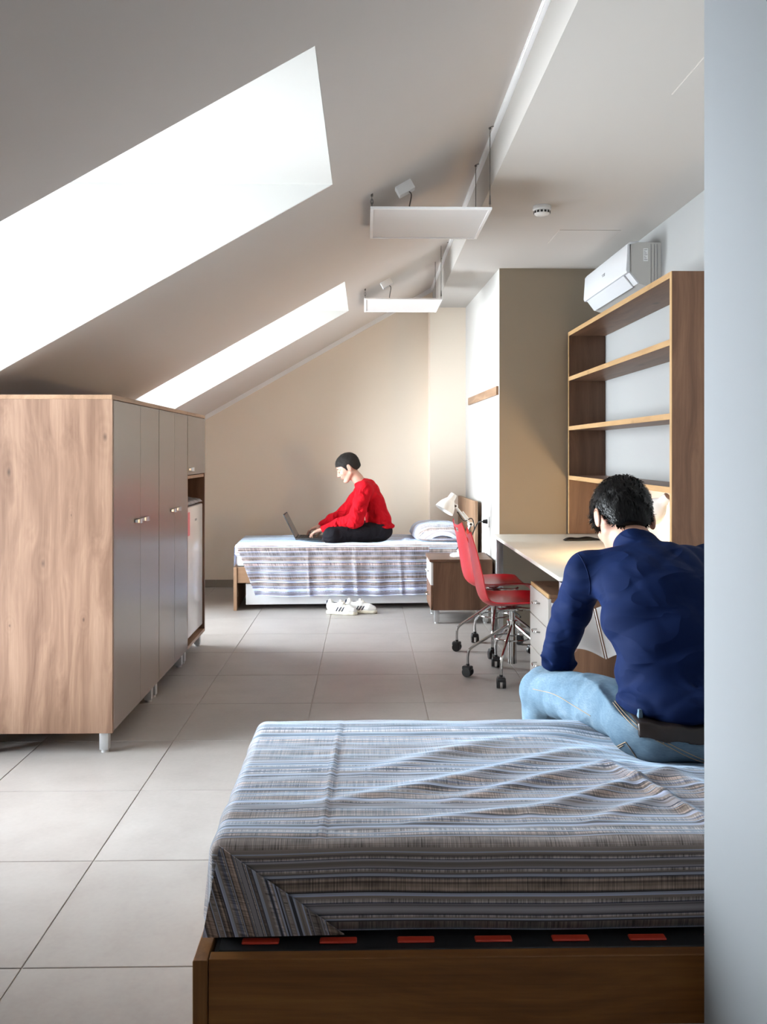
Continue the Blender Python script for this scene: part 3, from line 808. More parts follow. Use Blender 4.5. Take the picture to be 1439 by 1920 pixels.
# ================================================================== NIGHTSTAND
ng = thing('nightstand', 'walnut nightstand on short metal legs between far bed and red chairs', 'nightstand', (.74, 7.09, 0))
nx0, nx1, ny0, ny1 = .500, .978, 6.86, 7.33
obj('top_panel', MB().box((nx0 - .012, ny0 - .004, .480), (nx1, ny1, .500), .0015, 1), 'walnut_x', ng, True)
for a, b in ((ny0, ny0 + .02), (ny1 - .02, ny1)): obj('side_panel', MB().box((nx0 + .018, a, .105), (nx1, b, .479)), 'walnut_z', ng, True)
obj('back_panel', MB().box((nx1 - .012, ny0 + .02, .105), (nx1 - .001, ny1 - .02, .479)), 'walnut_z', ng, True)
obj('bottom_panel', MB().box((nx0 + .018, ny0 + .02, .105), (nx1 - .012, ny1 - .02, .123)), 'walnut_y', ng, True)
for z0, z1, mt in ((.30, .474, 'bluewhite'), (.107, .296, 'walnut_y')):
    dd = obj('drawer', MB().box((nx0 - .002, ny0 + .002, z0), (nx0 + .017, ny1 - .002, z1), .001, 1), mt, ng, True)
    zc = (z0 + z1) / 2
    obj('handle', MB().tube(bez([(nx0 - .002, 7.04, zc), (nx0 - .028, 7.06, zc), (nx0 - .028, 7.13, zc), (nx0 - .002, 7.15, zc)], 4), .005, 8), 'chrome', dd, True)
for x in (nx0 + .045, nx1 - .05):
    for y in (ny0 + .03, ny1 - .03): obj('leg', leg_mb(x, y, .105), 'alu', ng, True)
# ================================================================== DESK, PEDESTAL, BOOKCASE
dk = thing('desk', 'long cream desk with round steel legs along the right wall', 'desk', (1.37, 5.5, 0))
dx0, dx1, dy0, dy1, dz = .945, XR - .012, 4.33, 6.60, .720
obj('desktop', MB().box((dx0, dy0, dz - .022), (dx1, dy1, dz), .003), 'desk', dk, True)
ap = MB().box((dx0 + .012, dy0 + .012, dz - .030), (dx1 - .012, dy1 - .012, dz - .023))
obj('under_frame', ap, 'dark', dk, True)
for y in (4.372, 6.545):
    for x in (dx0 + .040, dx1 - .045):
        obj('leg', MB().box((x - .025, y - .025, 0.0), (x + .025, y + .025, dz - .030), .003), 'alu', dk, True)
obj('modesty_panel', MB().box((dx1 - .30, 6.565, .30), (dx1 - .04, 6.585, dz - .03)), 'door', dk, True)

pd = thing('drawer_pedestal', 'three-drawer pedestal with cream fronts and walnut sides under the desk', 'drawer unit', (1.22, 4.76, 0))
px0, px1, py0, py1 = .925, 1.46, 4.50, 4.985
obj('top_panel', MB().box((px0 + .012, py0, .585), (px1, py1, .605), .001, 1), 'walnut_y', pd, True)
obj('top_edge', MB().box((px0 + .004, py0, .584), (px0 + .012, py1, .605), .001, 1), 'edge', pd, True)
for a, b in ((py0, py0 + .02), (py1 - .02, py1)): obj('side_panel', MB().box((px0 + .02, a, .06), (px1, b, .584)), 'walnut_z', pd, True)
obj('back_panel', MB().box((px1 - .012, py0 + .02, .06), (px1, py1 - .02, .584)), 'walnut_z', pd, True)
obj('bottom_panel', MB().box((px0 + .02, py0 + .02, .06), (px1 - .012, py1 - .02, .078)), 'walnut_y', pd, True)
for z0, z1 in ((.432, .582), (.250, .428), (.062, .246)):
    dd = obj('drawer', MB().box((px0, py0 - .002, z0), (px0 + .019, py1 + .002, z1), .002, 1), 'drawer_front', pd, True)
    zc = z1 - .055; yc = (py0 + py1) / 2
    obj('handle', MB().tube(bez([(px0, yc - .045, zc), (px0 - .026, yc - .035, zc), (px0 - .030, yc, zc - .006), (px0 - .026, yc + .035, zc), (px0, yc + .045, zc)], 4), .0045, 8), 'chrome', dd, True)
for x in (px0 + .06, px1 - .05):
    for y in (py0 + .05, py1 - .05):
        c_ = MB().cyl((x, y - .014, .025), (x, y + .014, .025), .024, seg=20); c_.box((x - .012, y - .018, .03), (x + .012, y + .018, .060), .003)
        obj('caster', c_, 'black', pd, True)

bk = thing('bookcase', 'tall open walnut bookcase standing on the desk, empty shelves', 'bookcase', (1.66, 5.52, dz))
kx0, kx1, ky0, ky1, kt = 1.522, XR - .004, 4.385, 6.655, .028
for a, b in ((ky0, ky0 + kt), (ky1 - kt, ky1)):
    s_ = obj('side_panel', MB().box((kx0 + .003, a, dz + .001), (kx1, b, 2.238)), 'walnut_z', bk, True)
    obj('edge_band', MB().box((kx0, a, dz + .001), (kx0 + .003, b, 2.238)), 'edge_z', s_, True, smooth=False)
for z in (2.238, 1.900, 1.528, 1.158):
    s_ = obj('shelf', MB().box((kx0 + .003, ky0 + kt, z - .030), (kx1, ky1 - kt, z)), 'walnut_y', bk, True)
    obj('edge_band', MB().box((kx0 - .0005, ky0 + kt, z - .030), (kx0 + .003, ky1 - kt, z)), 'edge', s_, True, smooth=False)

# dark pouch on the desk
def pouch(u, v):
    e = max(0, 1 - u ** 4) ** .5
    return Vector((1.50 + .13 * u, 6.13 + .035 * v * (1 - .25 * u) + .012 * u, dz + .001 + .022 * e * max(0, 1 - v * v) ** .5 + .004 * math.sin(u * 6)*e*(1-v*v)))
tag(obj('pouch', MB().grid(pouch, [k / 10 - 1 for k in range(21)], [k / 6 - 1 for k in range(13)], .002), 'black', smooth=True, loc=(1.5, 6.13, dz)),
    'small flat black pouch lying on the cream desk left of the man\'s head', 'pouch')

# ================================================================== CHAIRS
def shell_bm():
    prof = [(.205, .432), (.19, .446), (.10, .447), (0, .440), (-.09, .434), (-.15, .440), (-.192, .470), (-.213, .525), (-.226, .60), (-.240, .68), (-.254, .76), (-.266, .82), (-.274, .856)]
    P = bez([(x, 0, z) for x, z in prof], 3); n = len(P)
    W = lambda s: (.205 + .02 * math.sin(PI * min(1, s * 2.2))) if s < .45 else .222 - .055 * ((s - .45) / .55) ** 1.6
    bm = bmesh.new(); m = 20; g_ = []
    for i, p in enumerate(P):
        s = i / (n - 1); w = W(s)
        d = (P[min(i + 1, n - 1)] - P[max(i - 1, 0)]).normalized(); nrm = Vector((d.z, 0, -d.x))
        if nrm.x < 0 and s > .5: nrm = -nrm
        if s <= .5 and nrm.z < 0: nrm = -nrm
        row = []
        for j in range(m + 1):
            v = 2 * j / m - 1
            c = (abs(v) ** 2.6)
            dish = .030 * c * (.5 + .9 * math.sin(PI * min(1, max(0, s * .98 + .02))))
            q = Vector((p.x, w * v, p.z)) + Vector((abs(nrm.x), 0, max(nrm.z, 0))) * dish
            if s > .9: q.z += .022 * abs(v) ** 3 * ((s - .9) / .1) - .006 * ((s - .9) / .1)
            if s < .1: q.x -= .035 * abs(v) ** 3 * (1 - s / .1); 
            row.append(bm.verts.new(q))
        g_.append(row)
    for i in range(n - 1):
        for j in range(m):
            # grip slot near the top of the backrest
            s = (i + .5) / (n - 1); v = abs(2 * (j + .5) / m - 1)
            if .895 < s < .945 and v < .40: continue
            bm.faces.new((g_[i][j], g_[i + 1][j], g_[i + 1][j + 1], g_[i][j + 1]))
    bmesh.ops.recalc_face_normals(bm, faces=bm.faces[:])
    bmesh.ops.solidify(bm, geom=bm.faces[:], thickness=.006)
    return bm
def swivel_chair(loc, rotz, a0, label):
    t = thing('swivel_chair', label, 'chair', loc, rotz, 'red swivel chairs at the desk')
    sh = obj('seat_shell', shell_bm(), 'red_plastic', t, smooth=60)
    fr_ = MB()
    for s_ in (-1, 1):
        fr_.tube(bez([(.13, .12 * s_, .436), (.10, .12 * s_, .425), (.03, .05 * s_, .418), (0, .02 * s_, .41)], 4), .008, 8)
        fr_.tube(bez([(-.10, .12 * s_, .428), (-.08, .11 * s_, .420), (-.03, .05 * s_, .415), (0, .02 * s_, .41)], 4), .008, 8)
    fr_.box((-.06, -.05, .400), (.06, .05, .415), .004)
    obj('seat_frame', fr_, 'chrome', t)
    cl = MB().cyl((0, 0, .085), (0, 0, .335), .026, seg=28); cl.cyl((0, 0, .335), (0, 0, .402), .017)
    cl.cyl((0, 0, .325), (0, 0, .338), .031, seg=28); cl.cyl((0, 0, .30), (0, 0, .315), .030, seg=28)
    obj('column', cl, 'chrome', t)
    obj('lift_lever', MB().tube([(0, 0, .392), (.02, -.09, .392), (.03, -.15, .385)], .005, 8), 'black', t)
    obj('brace_ring', MB().tube([(.105 * math.cos(q * PI / 18), .105 * math.sin(q * PI / 18), .236) for q in range(36)], .005, 8, closed=True), 'chrome', t)
    for k in range(5):
        a = a0 - rotz + k * 2 * PI / 5; c, s_ = math.cos(a), math.sin(a)
        pts = bez([(.022 * c, .022 * s_, .312), (.10 * c, .10 * s_, .262), (.218 * c, .218 * s_, .188), (.253 * c, .253 * s_, .158), (.262 * c, .262 * s_, .120), (.262 * c, .262 * s_, .068)], 5)
        lg = obj('leg', MB().tube(pts, .0088, 10), 'chrome', t)
        wb = MB(); b_ = a + 1.1 + k * .8; q = Vector((math.cos(b_), math.sin(b_), 0)); ctr = Vector((.262 * c, .262 * s_, .029))
        for sd in (-1, 1): wb.cyl(ctr + q * sd * .008, ctr + q * sd * .026, .029, .027, 24)
        fwd = Vector((-q.y, q.x, 0))
        mm = Matrix.Translation(ctr) @ Matrix(((q.x, fwd.x, 0, 0), (q.y, fwd.y, 0, 0), (0, 0, 1, 0), (0, 0, 0, 1)))
        h_ = MB().box((-.024, -.030, .010), (.024, .026, .036), .009, 3)
        hb = h_.bm; hb.transform(mm); me_ = bpy.data.meshes.new('t'); hb.to_mesh(me_); hb.free(); wb.bm.from_mesh(me_); bpy.data.meshes.remove(me_)
        wb.cyl(ctr + Vector((0, 0, .03)), ctr + Vector((0, 0, .048)), .010)
        obj('caster', wb, 'black', lg)
    return t
swivel_chair((.862, 5.222, 0), R(-3), R(175), 'red plastic swivel chair nearer the camera, tucked against the drawer pedestal')
swivel_chair((.865, 5.945, 0), R(4), R(186), 'red plastic swivel chair further away, tucked under the desk behind the other one')

# ================================================================== AIR CONDITIONER
ac = thing('air_conditioner', 'white wall-mounted split air conditioner above the bookcase', 'air conditioner', (XR, 5.88, 2.36))
ay0, ay1 = 5.36, 6.42
body = [(1.798, 2.615), (1.63, 2.615), (1.612, 2.600), (1.600, 2.44), (1.655, 2.365), (1.72, 2.345), (1.798, 2.345)]
obj('body', MB().prism(body, 1, ay0 + .008, ay1 - .008), 'ac_side', ac, True, smooth=False)
front = [(1.66, 2.622), (1.606, 2.617), (1.592, 2.600), (1.582, 2.445), (1.588, 2.430), (1.606, 2.428), (1.606, 2.60), (1.66, 2.617)]
fbm = MB().prism(front, 1, ay0, ay1); bmesh.ops.bevel(fbm.bm, geom=[e for e in fbm.bm.edges if abs(e.verts[0].co.y - e.verts[1].co.y) < 1e-5], offset=.003, segments=2, affect='EDGES')
obj('front_panel', fbm, 'ac_white', ac, True, smooth=40)
obj('louvre', MB().prism([(1.594, 2.426), (1.652, 2.356), (1.658, 2.361), (1.601, 2.430)], 1, ay0 + .10, ay1 - .05), 'ac_white', ac, True, smooth=False)
obj('louvre_gap', MB().prism([(1.5985, 2.4385), (1.6005, 2.4358), (1.604, 2.438), (1.602, 2.441)], 1, ay0 + .09, ay1 - .04), 'grey_mark', ac, True, smooth=False)
obj('chin', MB().prism([(1.598, 2.434), (1.656, 2.3635), (1.664, 2.367), (1.606, 2.438)], 1, ay0 + .006, ay0 + .09), 'ac_white', ac, True, smooth=False)
lg_ = MB().box((1.5835, 5.86, 2.508), (1.5865, 5.885, 2.528)); lg_.box((1.5835, 5.893, 2.520), (1.5862, 5.93, 2.526)); lg_.box((1.5835, 5.893, 2.510), (1.5862, 5.92, 2.515))
lg_.bm.transform(Matrix.Translation((.0015, 0, 0)))
obj('logo', lg_, 'grey_mark', ac, True, smooth=False)
lb = MB().box((1.690, ay0 + .0065, 2.50), (1.718, ay0 + .009, 2.578)); obj('rating_label', lb, 'paper', ac, True, smooth=False)
pl_ = MB()
for k in range(7): pl_.box((1.694, ay0 + .0055, 2.508 + k * .010), (1.714 - .006 * (k % 3), ay0 + .0068, 2.511 + k * .010))
obj('label_print', pl_, 'grey_mark', ac, True, smooth=False)
sg_ = MB()
for x in (1.735, 1.755, 1.772): sg_.box((x, ay0 + .0055, 2.36), (x + .002, ay0 + .009, 2.605))
obj('side_groove', sg_, 'grey_mark', ac, True, smooth=False)

# ================================================================== CEILING FITTINGS
def ceiling_panel(x0, y0, z, label, dz_tilt=0.0):
    t = thing('panel_light', label, 'ceiling light', (x0 + .3, y0 + .31, z), 0, 'hanging panel lights')
    w, d = .603, .615
    f_ = MB()
    for lo, hi in (((x0, y0, z), (x0 + w, y0 + .016, z + .012)), ((x0, y0 + d - .016, z), (x0 + w, y0 + d, z + .012)),
                   ((x0, y0 + .016, z), (x0 + .016, y0 + d - .016, z + .012)), ((x0 + w - .016, y0 + .016, z), (x0 + w, y0 + d - .016, z + .012))):
        f_.box(lo, hi, .001, 1)
    obj('frame', f_, 'trim', t, True)
    obj('diffuser', MB().box((x0 + .015, y0 + .015, z + .0045), (x0 + w - .015, y0 + d - .015, z + .0062)), 'diffuser', t, True, smooth=False)
    obj('back_plate', MB().box((x0 + .012, y0 + .012, z + .0065), (x0 + w - .012, y0 + d - .012, z + .0115)), 'trim', t, True, smooth=False)
    for (x, y) in ((x0 + .008, y0 + .03), (x0 + .008, y0 + d - .03)):
        top = slope_z(x) ; c_ = MB()
        n = max(3, int((top - z - .02) / .022))
        for k in range(n):       # chain links
            zc = z + .018 + (top - z - .03) * (k + .5) / n; pts = []
            for q in range(8):
                a = 2 * PI * q / 8
                pts.append((x + (.006 * math.cos(a) if k % 2 else 0), y + (0 if k % 2 else .006 * math.cos(a)), zc + .014 * math.sin(a)))
            c_.tube(pts, .0018, 6, closed=True)
        c_.cyl((x, y, top - .012), (x, y, top + .004), .006, seg=10); c_.cyl((x, y, z + .008), (x, y, z + .020), .004, seg=8)
        obj('chain', c_, 'wire', t, True)
    for y in (y0 + .02, y0 + d - .02):
        x = x0 + w - .008; xt = XS - .012; zt = slope_z(XS) - .06 + .08
        zt = 2.955
        c_ = MB().tube([(x, y, z + .010), (x, y, z + .06), (x, y, zt - .02)], .0022, 6)
        c_.tube(bez([(x, y, zt - .02), (x + .004, y, zt - .005), (xt, y, zt)], 3), .0022, 6)
        c_.cyl((x, y, z + .03), (x, y, z + .075), .006, .003, 8); c_.sph((x, y, zt - .012), .007, 8)
        obj('wire', c_, 'wire', t, True)
    # driver box hung on the slope, with its cable
    xb_, yb_ = x0 + .165, y0 + .16; zb = slope_z(xb_)
    a = math.atan(SL)
    m_ = Matrix.Translation((xb_, yb_, zb)) @ Matrix.Rotation(-a, 4, 'Y')
    bb = MB().box((-.045, -.03, -.052), (.045, .03, 0), .003); bb.bm.transform(m_)
    bo = obj('driver_box', bb, 'trim', t, True)
    p0 = m_ @ Vector((.01, -.01, -.05))
    obj('cable', MB().tube(bez([p0, p0 + Vector((.012, 0, -.02)), (x0 + .20, yb_, z + .05), (x0 + .20, yb_, z + .010)], 5), .0035, 8), 'wire', bo, True)
    return t
ceiling_panel(.018, 4.365, 2.535, 'square white panel light hung on wires, nearer and larger of the two')
ceiling_panel(-.020, 6.80, 2.508, 'square white panel light hung on wires, further one near the back wall')
sd = thing('smoke_detector', 'round white smoke detector on the flat ceiling', 'smoke detector', (.995, 5.0, ZC))
mz = Matrix.Translation((.995, 5.0, ZC))
obj('base', MB().lathe([(.050, 0), (.052, -.004), (.052, -.022), (.047, -.026)], mz), 'white_enamel', sd, True)
obj('sensor_head', MB().lathe([(.040, -.024), (.046, -.030), (.046, -.040), (.043, -.046), (.034, -.054), (.012, -.058)], mz), 'white_enamel', sd, True)
for k in range(14):
    a = 2 * PI * k / 14; c_ = MB().box((-.002, -.0065, -.006), (.002, .0065, .006)); c_.bm.transform(mz @ Matrix.Rotation(a, 4, 'Z') @ Matrix.Translation((.0452, 0, -.037)))
    obj('vent_slot', c_, 'black', sd, True, smooth=False)
def hatch(x0, x1, y0, y1, label):
    t = obj('ceiling_hatch', MB().box((x0 + .002, y0 + .002, ZC - .0025), (x1 - .002, y1 - .002, ZC + .001), .0008, 1), 'ceiling_flat', loc=((x0 + x1) / 2, (y0 + y1) / 2, ZC))
    tag(t, label, 'hatch')
    r_ = MB()
    for lo, hi in (((x0, y0), (x1, y0 + .002)), ((x0, y1 - .002), (x1, y1)), ((x0, y0), (x0 + .002, y1)), ((x1 - .002, y0), (x1, y1))):
        r_.box((lo[0], lo[1], ZC - .0012), (hi[0], hi[1], ZC + .001))
    g_ = r_.bm; g_.transform(Matrix.Translation(t.location).inverted()); obj('joint', g_, 'grout', t, smooth=False)
hatch(1.21, 1.60, 5.53, 5.90, 'flush square ceiling hatch near the smoke detector')
hatch(1.19, 1.60, 3.05, 3.43, 'flush square ceiling hatch at the upper right, cut by near wall')
# coat rail on the partition
def on_partition(y, off=0.0):
    t_ = (y - PA[1]) / (PB[1] - PA[1]); return PA[0] + (PB[0] - PA[0]) * t_ - off
cr = thing('coat_rail', 'narrow wooden coat rail screwed to the white partition wall', 'coat rail', (on_partition(7.5), 7.5, 1.74))
y0_, y1_ = 6.73, 8.24
obj('board', MB().prism([(on_partition(y0_), y0_), (on_partition(y0_, .018), y0_), (on_partition(y1_, .018), y1_), (on_partition(y1_), y1_)], 2, 1.772, 1.838), 'oak_y', cr, True, smooth=False)
# socket with black plug
sk = thing('wall_socket', 'white wall socket with a black plug beside the far headboard', 'socket', (on_partition(7.20), 7.20, .78))
ysk = 7.20
obj('cover_plate', MB().box((on_partition(ysk, .009), ysk - .06, .725), (on_partition(ysk, -.002), ysk + .06, .81), .003), 'white_enamel', sk, True)
pg = MB().cyl((on_partition(ysk, .045), ysk, .768), (on_partition(ysk, .008), ysk, .768), .014, .020, 14)
plug = obj('plug', pg, 'black', sk, True)

# ================================================================== DESK LAMPS
def desk_lamp(name, label, base, j1, j2, shade_c, shade_dir, lit):
    t = thing(name, label, 'lamp', base)
    bx, by, bz = base
    obj('base', MB().lathe([(.078, 0), (.082, .006), (.078, .018), (.060, .026), (.018, .032), (.016, .050), (.002, .052)], Matrix.Translation(base)), 'white_enamel', t, True)
    def arm(a, b, wid):
        a, b = Vector(a), Vector(b); d = (b - a).normalized(); s_ = d.cross(Vector((0, 0, 1))).normalized()
        m_ = MB()
        for k in (-1, 1): m_.tube([a + s_ * wid * k, b + s_ * wid * k], .0055, 8)
        u_ = s_.cross(d).normalized()
        m_.tube([a + u_ * .018 + d * .04, a.lerp(b, .6) + u_ * .018], .006, 8)
        m_.cyl(a - s_ * .02, a + s_ * .02, .017); m_.cyl(b - s_ * .02, b + s_ * .02, .017)
        return m_
    b0 = (bx, by, bz + .045)
    obj('lower_arm', arm(b0, j1, .011), 'white_enamel', t, True)
    obj('upper_arm', arm(j1, j2, .011), 'white_enamel', t, True)
    d = Vector(shade_dir).normalized(); q = Vector((0, 0, 1)).rotation_difference(d).to_matrix().to_4x4()
    ms = Matrix.Translation(shade_c) @ q
    bm = bmesh.new(); prof = [(.012, -.085), (.026, -.082), (.030, -.060), (.031, -.035), (.042, -.020), (.062, .010), (.075, .045), (.080, .070)]
    seg = 28; rings = [[bm.verts.new((r_ * math.cos(2 * PI * k / seg), r_ * math.sin(2 * PI * k / seg), z)) for k in range(seg)] for r_, z in prof]
    for A, B in zip(rings, rings[1:]):
        for k in range(seg): bm.faces.new((A[k], A[(k + 1) % seg], B[(k + 1) % seg], B[k]))
    bm.faces.new(rings[0][::-1]); bmesh.ops.recalc_face_normals(bm, faces=bm.faces[:]); bmesh.ops.solidify(bm, geom=bm.faces[:], thickness=.0016)
    bm.transform(ms); shd = obj('lamp_shade', bm, 'white_enamel', t, True, smooth=40)
    bl = MB().sph((0, 0, .022), .026, 16); bl.cyl((0, 0, -.02), (0, 0, .005), .013); bl.bm.transform(ms)
    obj('bulb', bl, 'bulb' if lit else 'white_enamel', shd, True)
    kn = MB().cyl(Vector(j2) - Vector((0, .03, 0)), Vector(j2) - Vector((0, .015, 0)), .010); kn.cyl(Vector(j1) - Vector((0, .032, 0)), Vector(j1) - Vector((0, .016, 0)), .010)
    obj('knob', kn, 'black', t, True)
    neck = MB().tube([Vector(j2), Vector(shade_c) - d * .045], .008, 8); obj('neck', neck, 'white_enamel', t, True)
    if lit:
        L = bpy.data.lights.new('lamp_bulb_light', 'POINT'); L.energy = 40; L.color = (1.0, .66, .34); L.shadow_soft_size = .03
        lo_ = bpy.data.objects.new('lamp_bulb_light', L); COL.objects.link(lo_); lo_.location = Vector(shade_c) + d * .058
    return t
l1 = desk_lamp('desk_lamp', 'white articulated desk lamp on the nightstand, switched off', (.745, 7.06, .500), (.835, 7.10, .755), (.705, 7.04, .905), (.652, 7.02, .930), (-.52, -.15, -.80), False)
obj('cord', MB().tube(bez([(.72, 7.03, .86), (.78, 7.06, .785), (.845, 7.10, .80), (.87, 7.13, .72), (.85, 7.13, .66), (.90, 7.15, .76), (on_partition(7.2, .045), 7.20, .768)], 6), .0045, 8), 'black', l1, True)
obj('cord', MB().tube(bez([(.835, 7.08, .74), (.80, 7.05, .68), (.74, 7.02, .60), (.715, 7.01, .56)], 6), .004, 8), 'black', l1, True)
l2 = desk_lamp('desk_lamp', 'white desk lamp with lit bulb on the desk behind the bookcase side', (1.715, 4.72, dz), (1.735, 4.80, .90), (1.715, 4.93, 1.045), (1.655, 4.985, 1.03), (-.45, .55, -.62), True)
obj('cord', MB().tube(bez([(1.715, 4.93, 1.05), (1.735, 4.94, 1.08), (1.75, 4.86, .98), (1.76, 4.78, .80), (1.77, 4.72, dz + .005)], 6), .004, 8), 'black', l2, True)
# ================================================================== BODIES FROM DISTANCE FIELDS
class SDF:
    """narrow-band distance field on a grid, meshed with surface nets"""
    def __init__(s, lo, hi, vox):
        s.v = vox; s.lo = np.array(lo, float)
        s.n = np.ceil((np.array(hi) - s.lo) / vox).astype(int) + 1
        s.a = np.full(s.n, 1.0, np.float32)
    def axes(s, i0=None, i1=None):
        i0 = np.zeros(3, int) if i0 is None else i0; i1 = s.n if i1 is None else i1
        r = [(s.lo[k] + np.arange(i0[k], i1[k]) * s.v).astype(np.float32) for k in range(3)]
        return r[0][:, None, None], r[1][None, :, None], r[2][None, None, :]
    def region(s, lo, hi):
        i0 = np.clip(np.floor((np.array(lo) - s.lo) / s.v).astype(int), 0, s.n); i1 = np.clip(np.ceil((np.array(hi) - s.lo) / s.v).astype(int) + 1, 0, s.n)
        return i0, i1
    def _blend(s, lo, hi, fn, k, sub=False):
        m = 0.035 + k
        i0, i1 = s.region(np.array(lo) - m, np.array(hi) + m)
        if (i1 <= i0).any(): return s
        sl = tuple(slice(a, b) for a, b in zip(i0, i1))
        d = fn(*s.axes(i0, i1)); A = s.a[sl]
        if sub:
            d = -d
            h = np.clip(.5 - .5 * (d - A) / k, 0, 1) if k else None
            s.a[sl] = (np.maximum(A, d) if not k else A * h + d * (1 - h) + k * h * (1 - h))
        else:
            h = np.clip(.5 + .5 * (A - d) / k, 0, 1) if k else None
            s.a[sl] = (np.minimum(A, d) if not k else A * (1 - h) + d * h - k * h * (1 - h))
        return s
    def cone(s, a, b, ra, rb, k=0.02, sub=False):
        a = np.array(a, float); b = np.array(b, float); ba = b - a; L = max(1e-9, ba @ ba); r = max(ra, rb)
        def fn(x, y, z):
            t = np.clip(((x - a[0]) * ba[0] + (y - a[1]) * ba[1] + (z - a[2]) * ba[2]) / L, 0, 1)
            return np.sqrt((x - a[0] - t * ba[0]) ** 2 + (y - a[1] - t * ba[1]) ** 2 + (z - a[2] - t * ba[2]) ** 2) - (ra + (rb - ra) * t)
        return s._blend(np.minimum(a, b) - r, np.maximum(a, b) + r, fn, k, sub)
    def chain(s, pts, rs, k=0.02):
        for i in range(len(pts) - 1): s.cone(pts[i], pts[i + 1], rs[i], rs[i + 1], k)
        return s
    def ell(s, c, r, Rm=None, k=0.02, sub=False):
        c = np.array(c, float); Rm = np.eye(3) if Rm is None else np.array(Rm, float); R_ = max(r)
        def fn(x, y, z):
            X, Y, Z = x - c[0], y - c[1], z - c[2]
            q = [Rm[i][0] * X + Rm[i][1] * Y + Rm[i][2] * Z for i in range(3)]
            k0 = np.sqrt(sum((q[i] / r[i]) ** 2 for i in range(3))); k1 = np.sqrt(sum((q[i] / r[i] ** 2) ** 2 for i in range(3))) + 1e-9
            return k0 * (k0 - 1) / k1
        return s._blend(c - R_, c + R_, fn, k, sub)
    def field(s, fn):
        s.a += fn(*s.axes()).astype(np.float32); return s
    def clip(s, fn):          # keep where fn < 0
        s.a = np.maximum(s.a, fn(*s.axes()).astype(np.float32)); return s
    def copy(s):
        o = SDF.__new__(SDF); o.v = s.v; o.lo = s.lo; o.n = s.n; o.a = s.a.copy(); return o
    def mesh(s, name, relax=2):
        a = s.a; a[0] = a[-1] = 1; a[:, 0] = a[:, -1] = 1; a[:, :, 0] = a[:, :, -1] = 1
        ins = a < 0
        c = [ins[i:s.n[0] - 1 + i, j:s.n[1] - 1 + j, k:s.n[2] - 1 + k] for i in (0, 1) for j in (0, 1) for k in (0, 1)]
        allin = c[0].copy(); anyin = c[0].copy()
        for q in c[1:]: allin &= q; anyin |= q
        cell = anyin & ~allin
        idx = np.full(cell.shape, -1, np.int64); I = np.argwhere(cell); idx[cell] = np.arange(len(I))
        acc = np.zeros((len(I), 3)); cnt = np.zeros(len(I))
        co = [(i, j, k) for i in (0, 1) for j in (0, 1) for k in (0, 1)]
        for p in co:
            for ax in range(3):
                if p[ax]: continue
                q = list(p); q[ax] = 1
                A = a[I[:, 0] + p[0], I[:, 1] + p[1], I[:, 2] + p[2]]; B = a[I[:, 0] + q[0], I[:, 1] + q[1], I[:, 2] + q[2]]
                m = (A < 0) != (B < 0)
                t = np.where(m, A / np.where(A == B, 1, A - B), 0)
                P = np.tile(np.array(p, float), (len(I), 1)); P[:, ax] += t
                acc[m] += P[m]; cnt[m] += 1
        V = s.lo + (I + acc / np.maximum(cnt, 1)[:, None]) * s.v
        F = []
        for ax in range(3):
            sl0 = [slice(1, -1)] * 3; sl1 = [slice(1, -1)] * 3
            sl0[ax] = slice(0, s.n[ax] - 1); sl1[ax] = slice(1, s.n[ax])
            A = ins[tuple(sl0)]; B = ins[tuple(sl1)]
            for m, flip in ((A & ~B, False), (~A & B, True)):
                E = np.argwhere(m)
                if not len(E): continue
                o = [1, 1, 1]; o[ax] = 0; E = E + np.array(o)
                u, w = [(1, 2), (2, 0), (0, 1)][ax]
                def at(du, dw):
                    q = E.copy(); q[:, u] -= du; q[:, w] -= dw; return idx[q[:, 0], q[:, 1], q[:, 2]]
                Q = np.stack([at(1, 1), at(0, 1), at(0, 0), at(1, 0)], 1)
                F.append(Q[:, ::-1] if flip else Q)
        F = np.concatenate(F)
        for _ in range(relax):   # light Laplacian relax
            S = np.zeros_like(V); n_ = np.zeros(len(V))
            for i in range(4):
                p, q = F[:, i], F[:, (i + 1) % 4]
                np.add.at(S, p, V[q]); np.add.at(S, q, V[p]); np.add.at(n_, p, 1); np.add.at(n_, q, 1)
            V = V * .5 + .5 * S / np.maximum(n_, 1)[:, None]
        me = bpy.data.meshes.new(name)
        me.vertices.add(len(V)); me.vertices.foreach_set('co', V.astype(np.float32).ravel())
        me.loops.add(len(F) * 4); me.loops.foreach_set('vertex_index', F.astype(np.int32).ravel())
        me.polygons.add(len(F)); me.polygons.foreach_set('loop_start', np.arange(0, len(F) * 4, 4, dtype=np.int32))
        me.polygons.foreach_set('loop_total', np.full(len(F), 4, dtype=np.int32))
        me.update(calc_edges=True); me.validate()
        return me
def body_part(name, sdf, mat, parent, relax=2, smooth=True):
    me = sdf.mesh(name, relax); me.transform(WM[parent.name].inverted())
    return meshobj(name, me, mat, parent, smooth)

def basis(f, u):
    f = Vector(f).normalized(); l = Vector(u).cross(f).normalized(); u = f.cross(l).normalized()
    return f, l, u            # forward, left, up

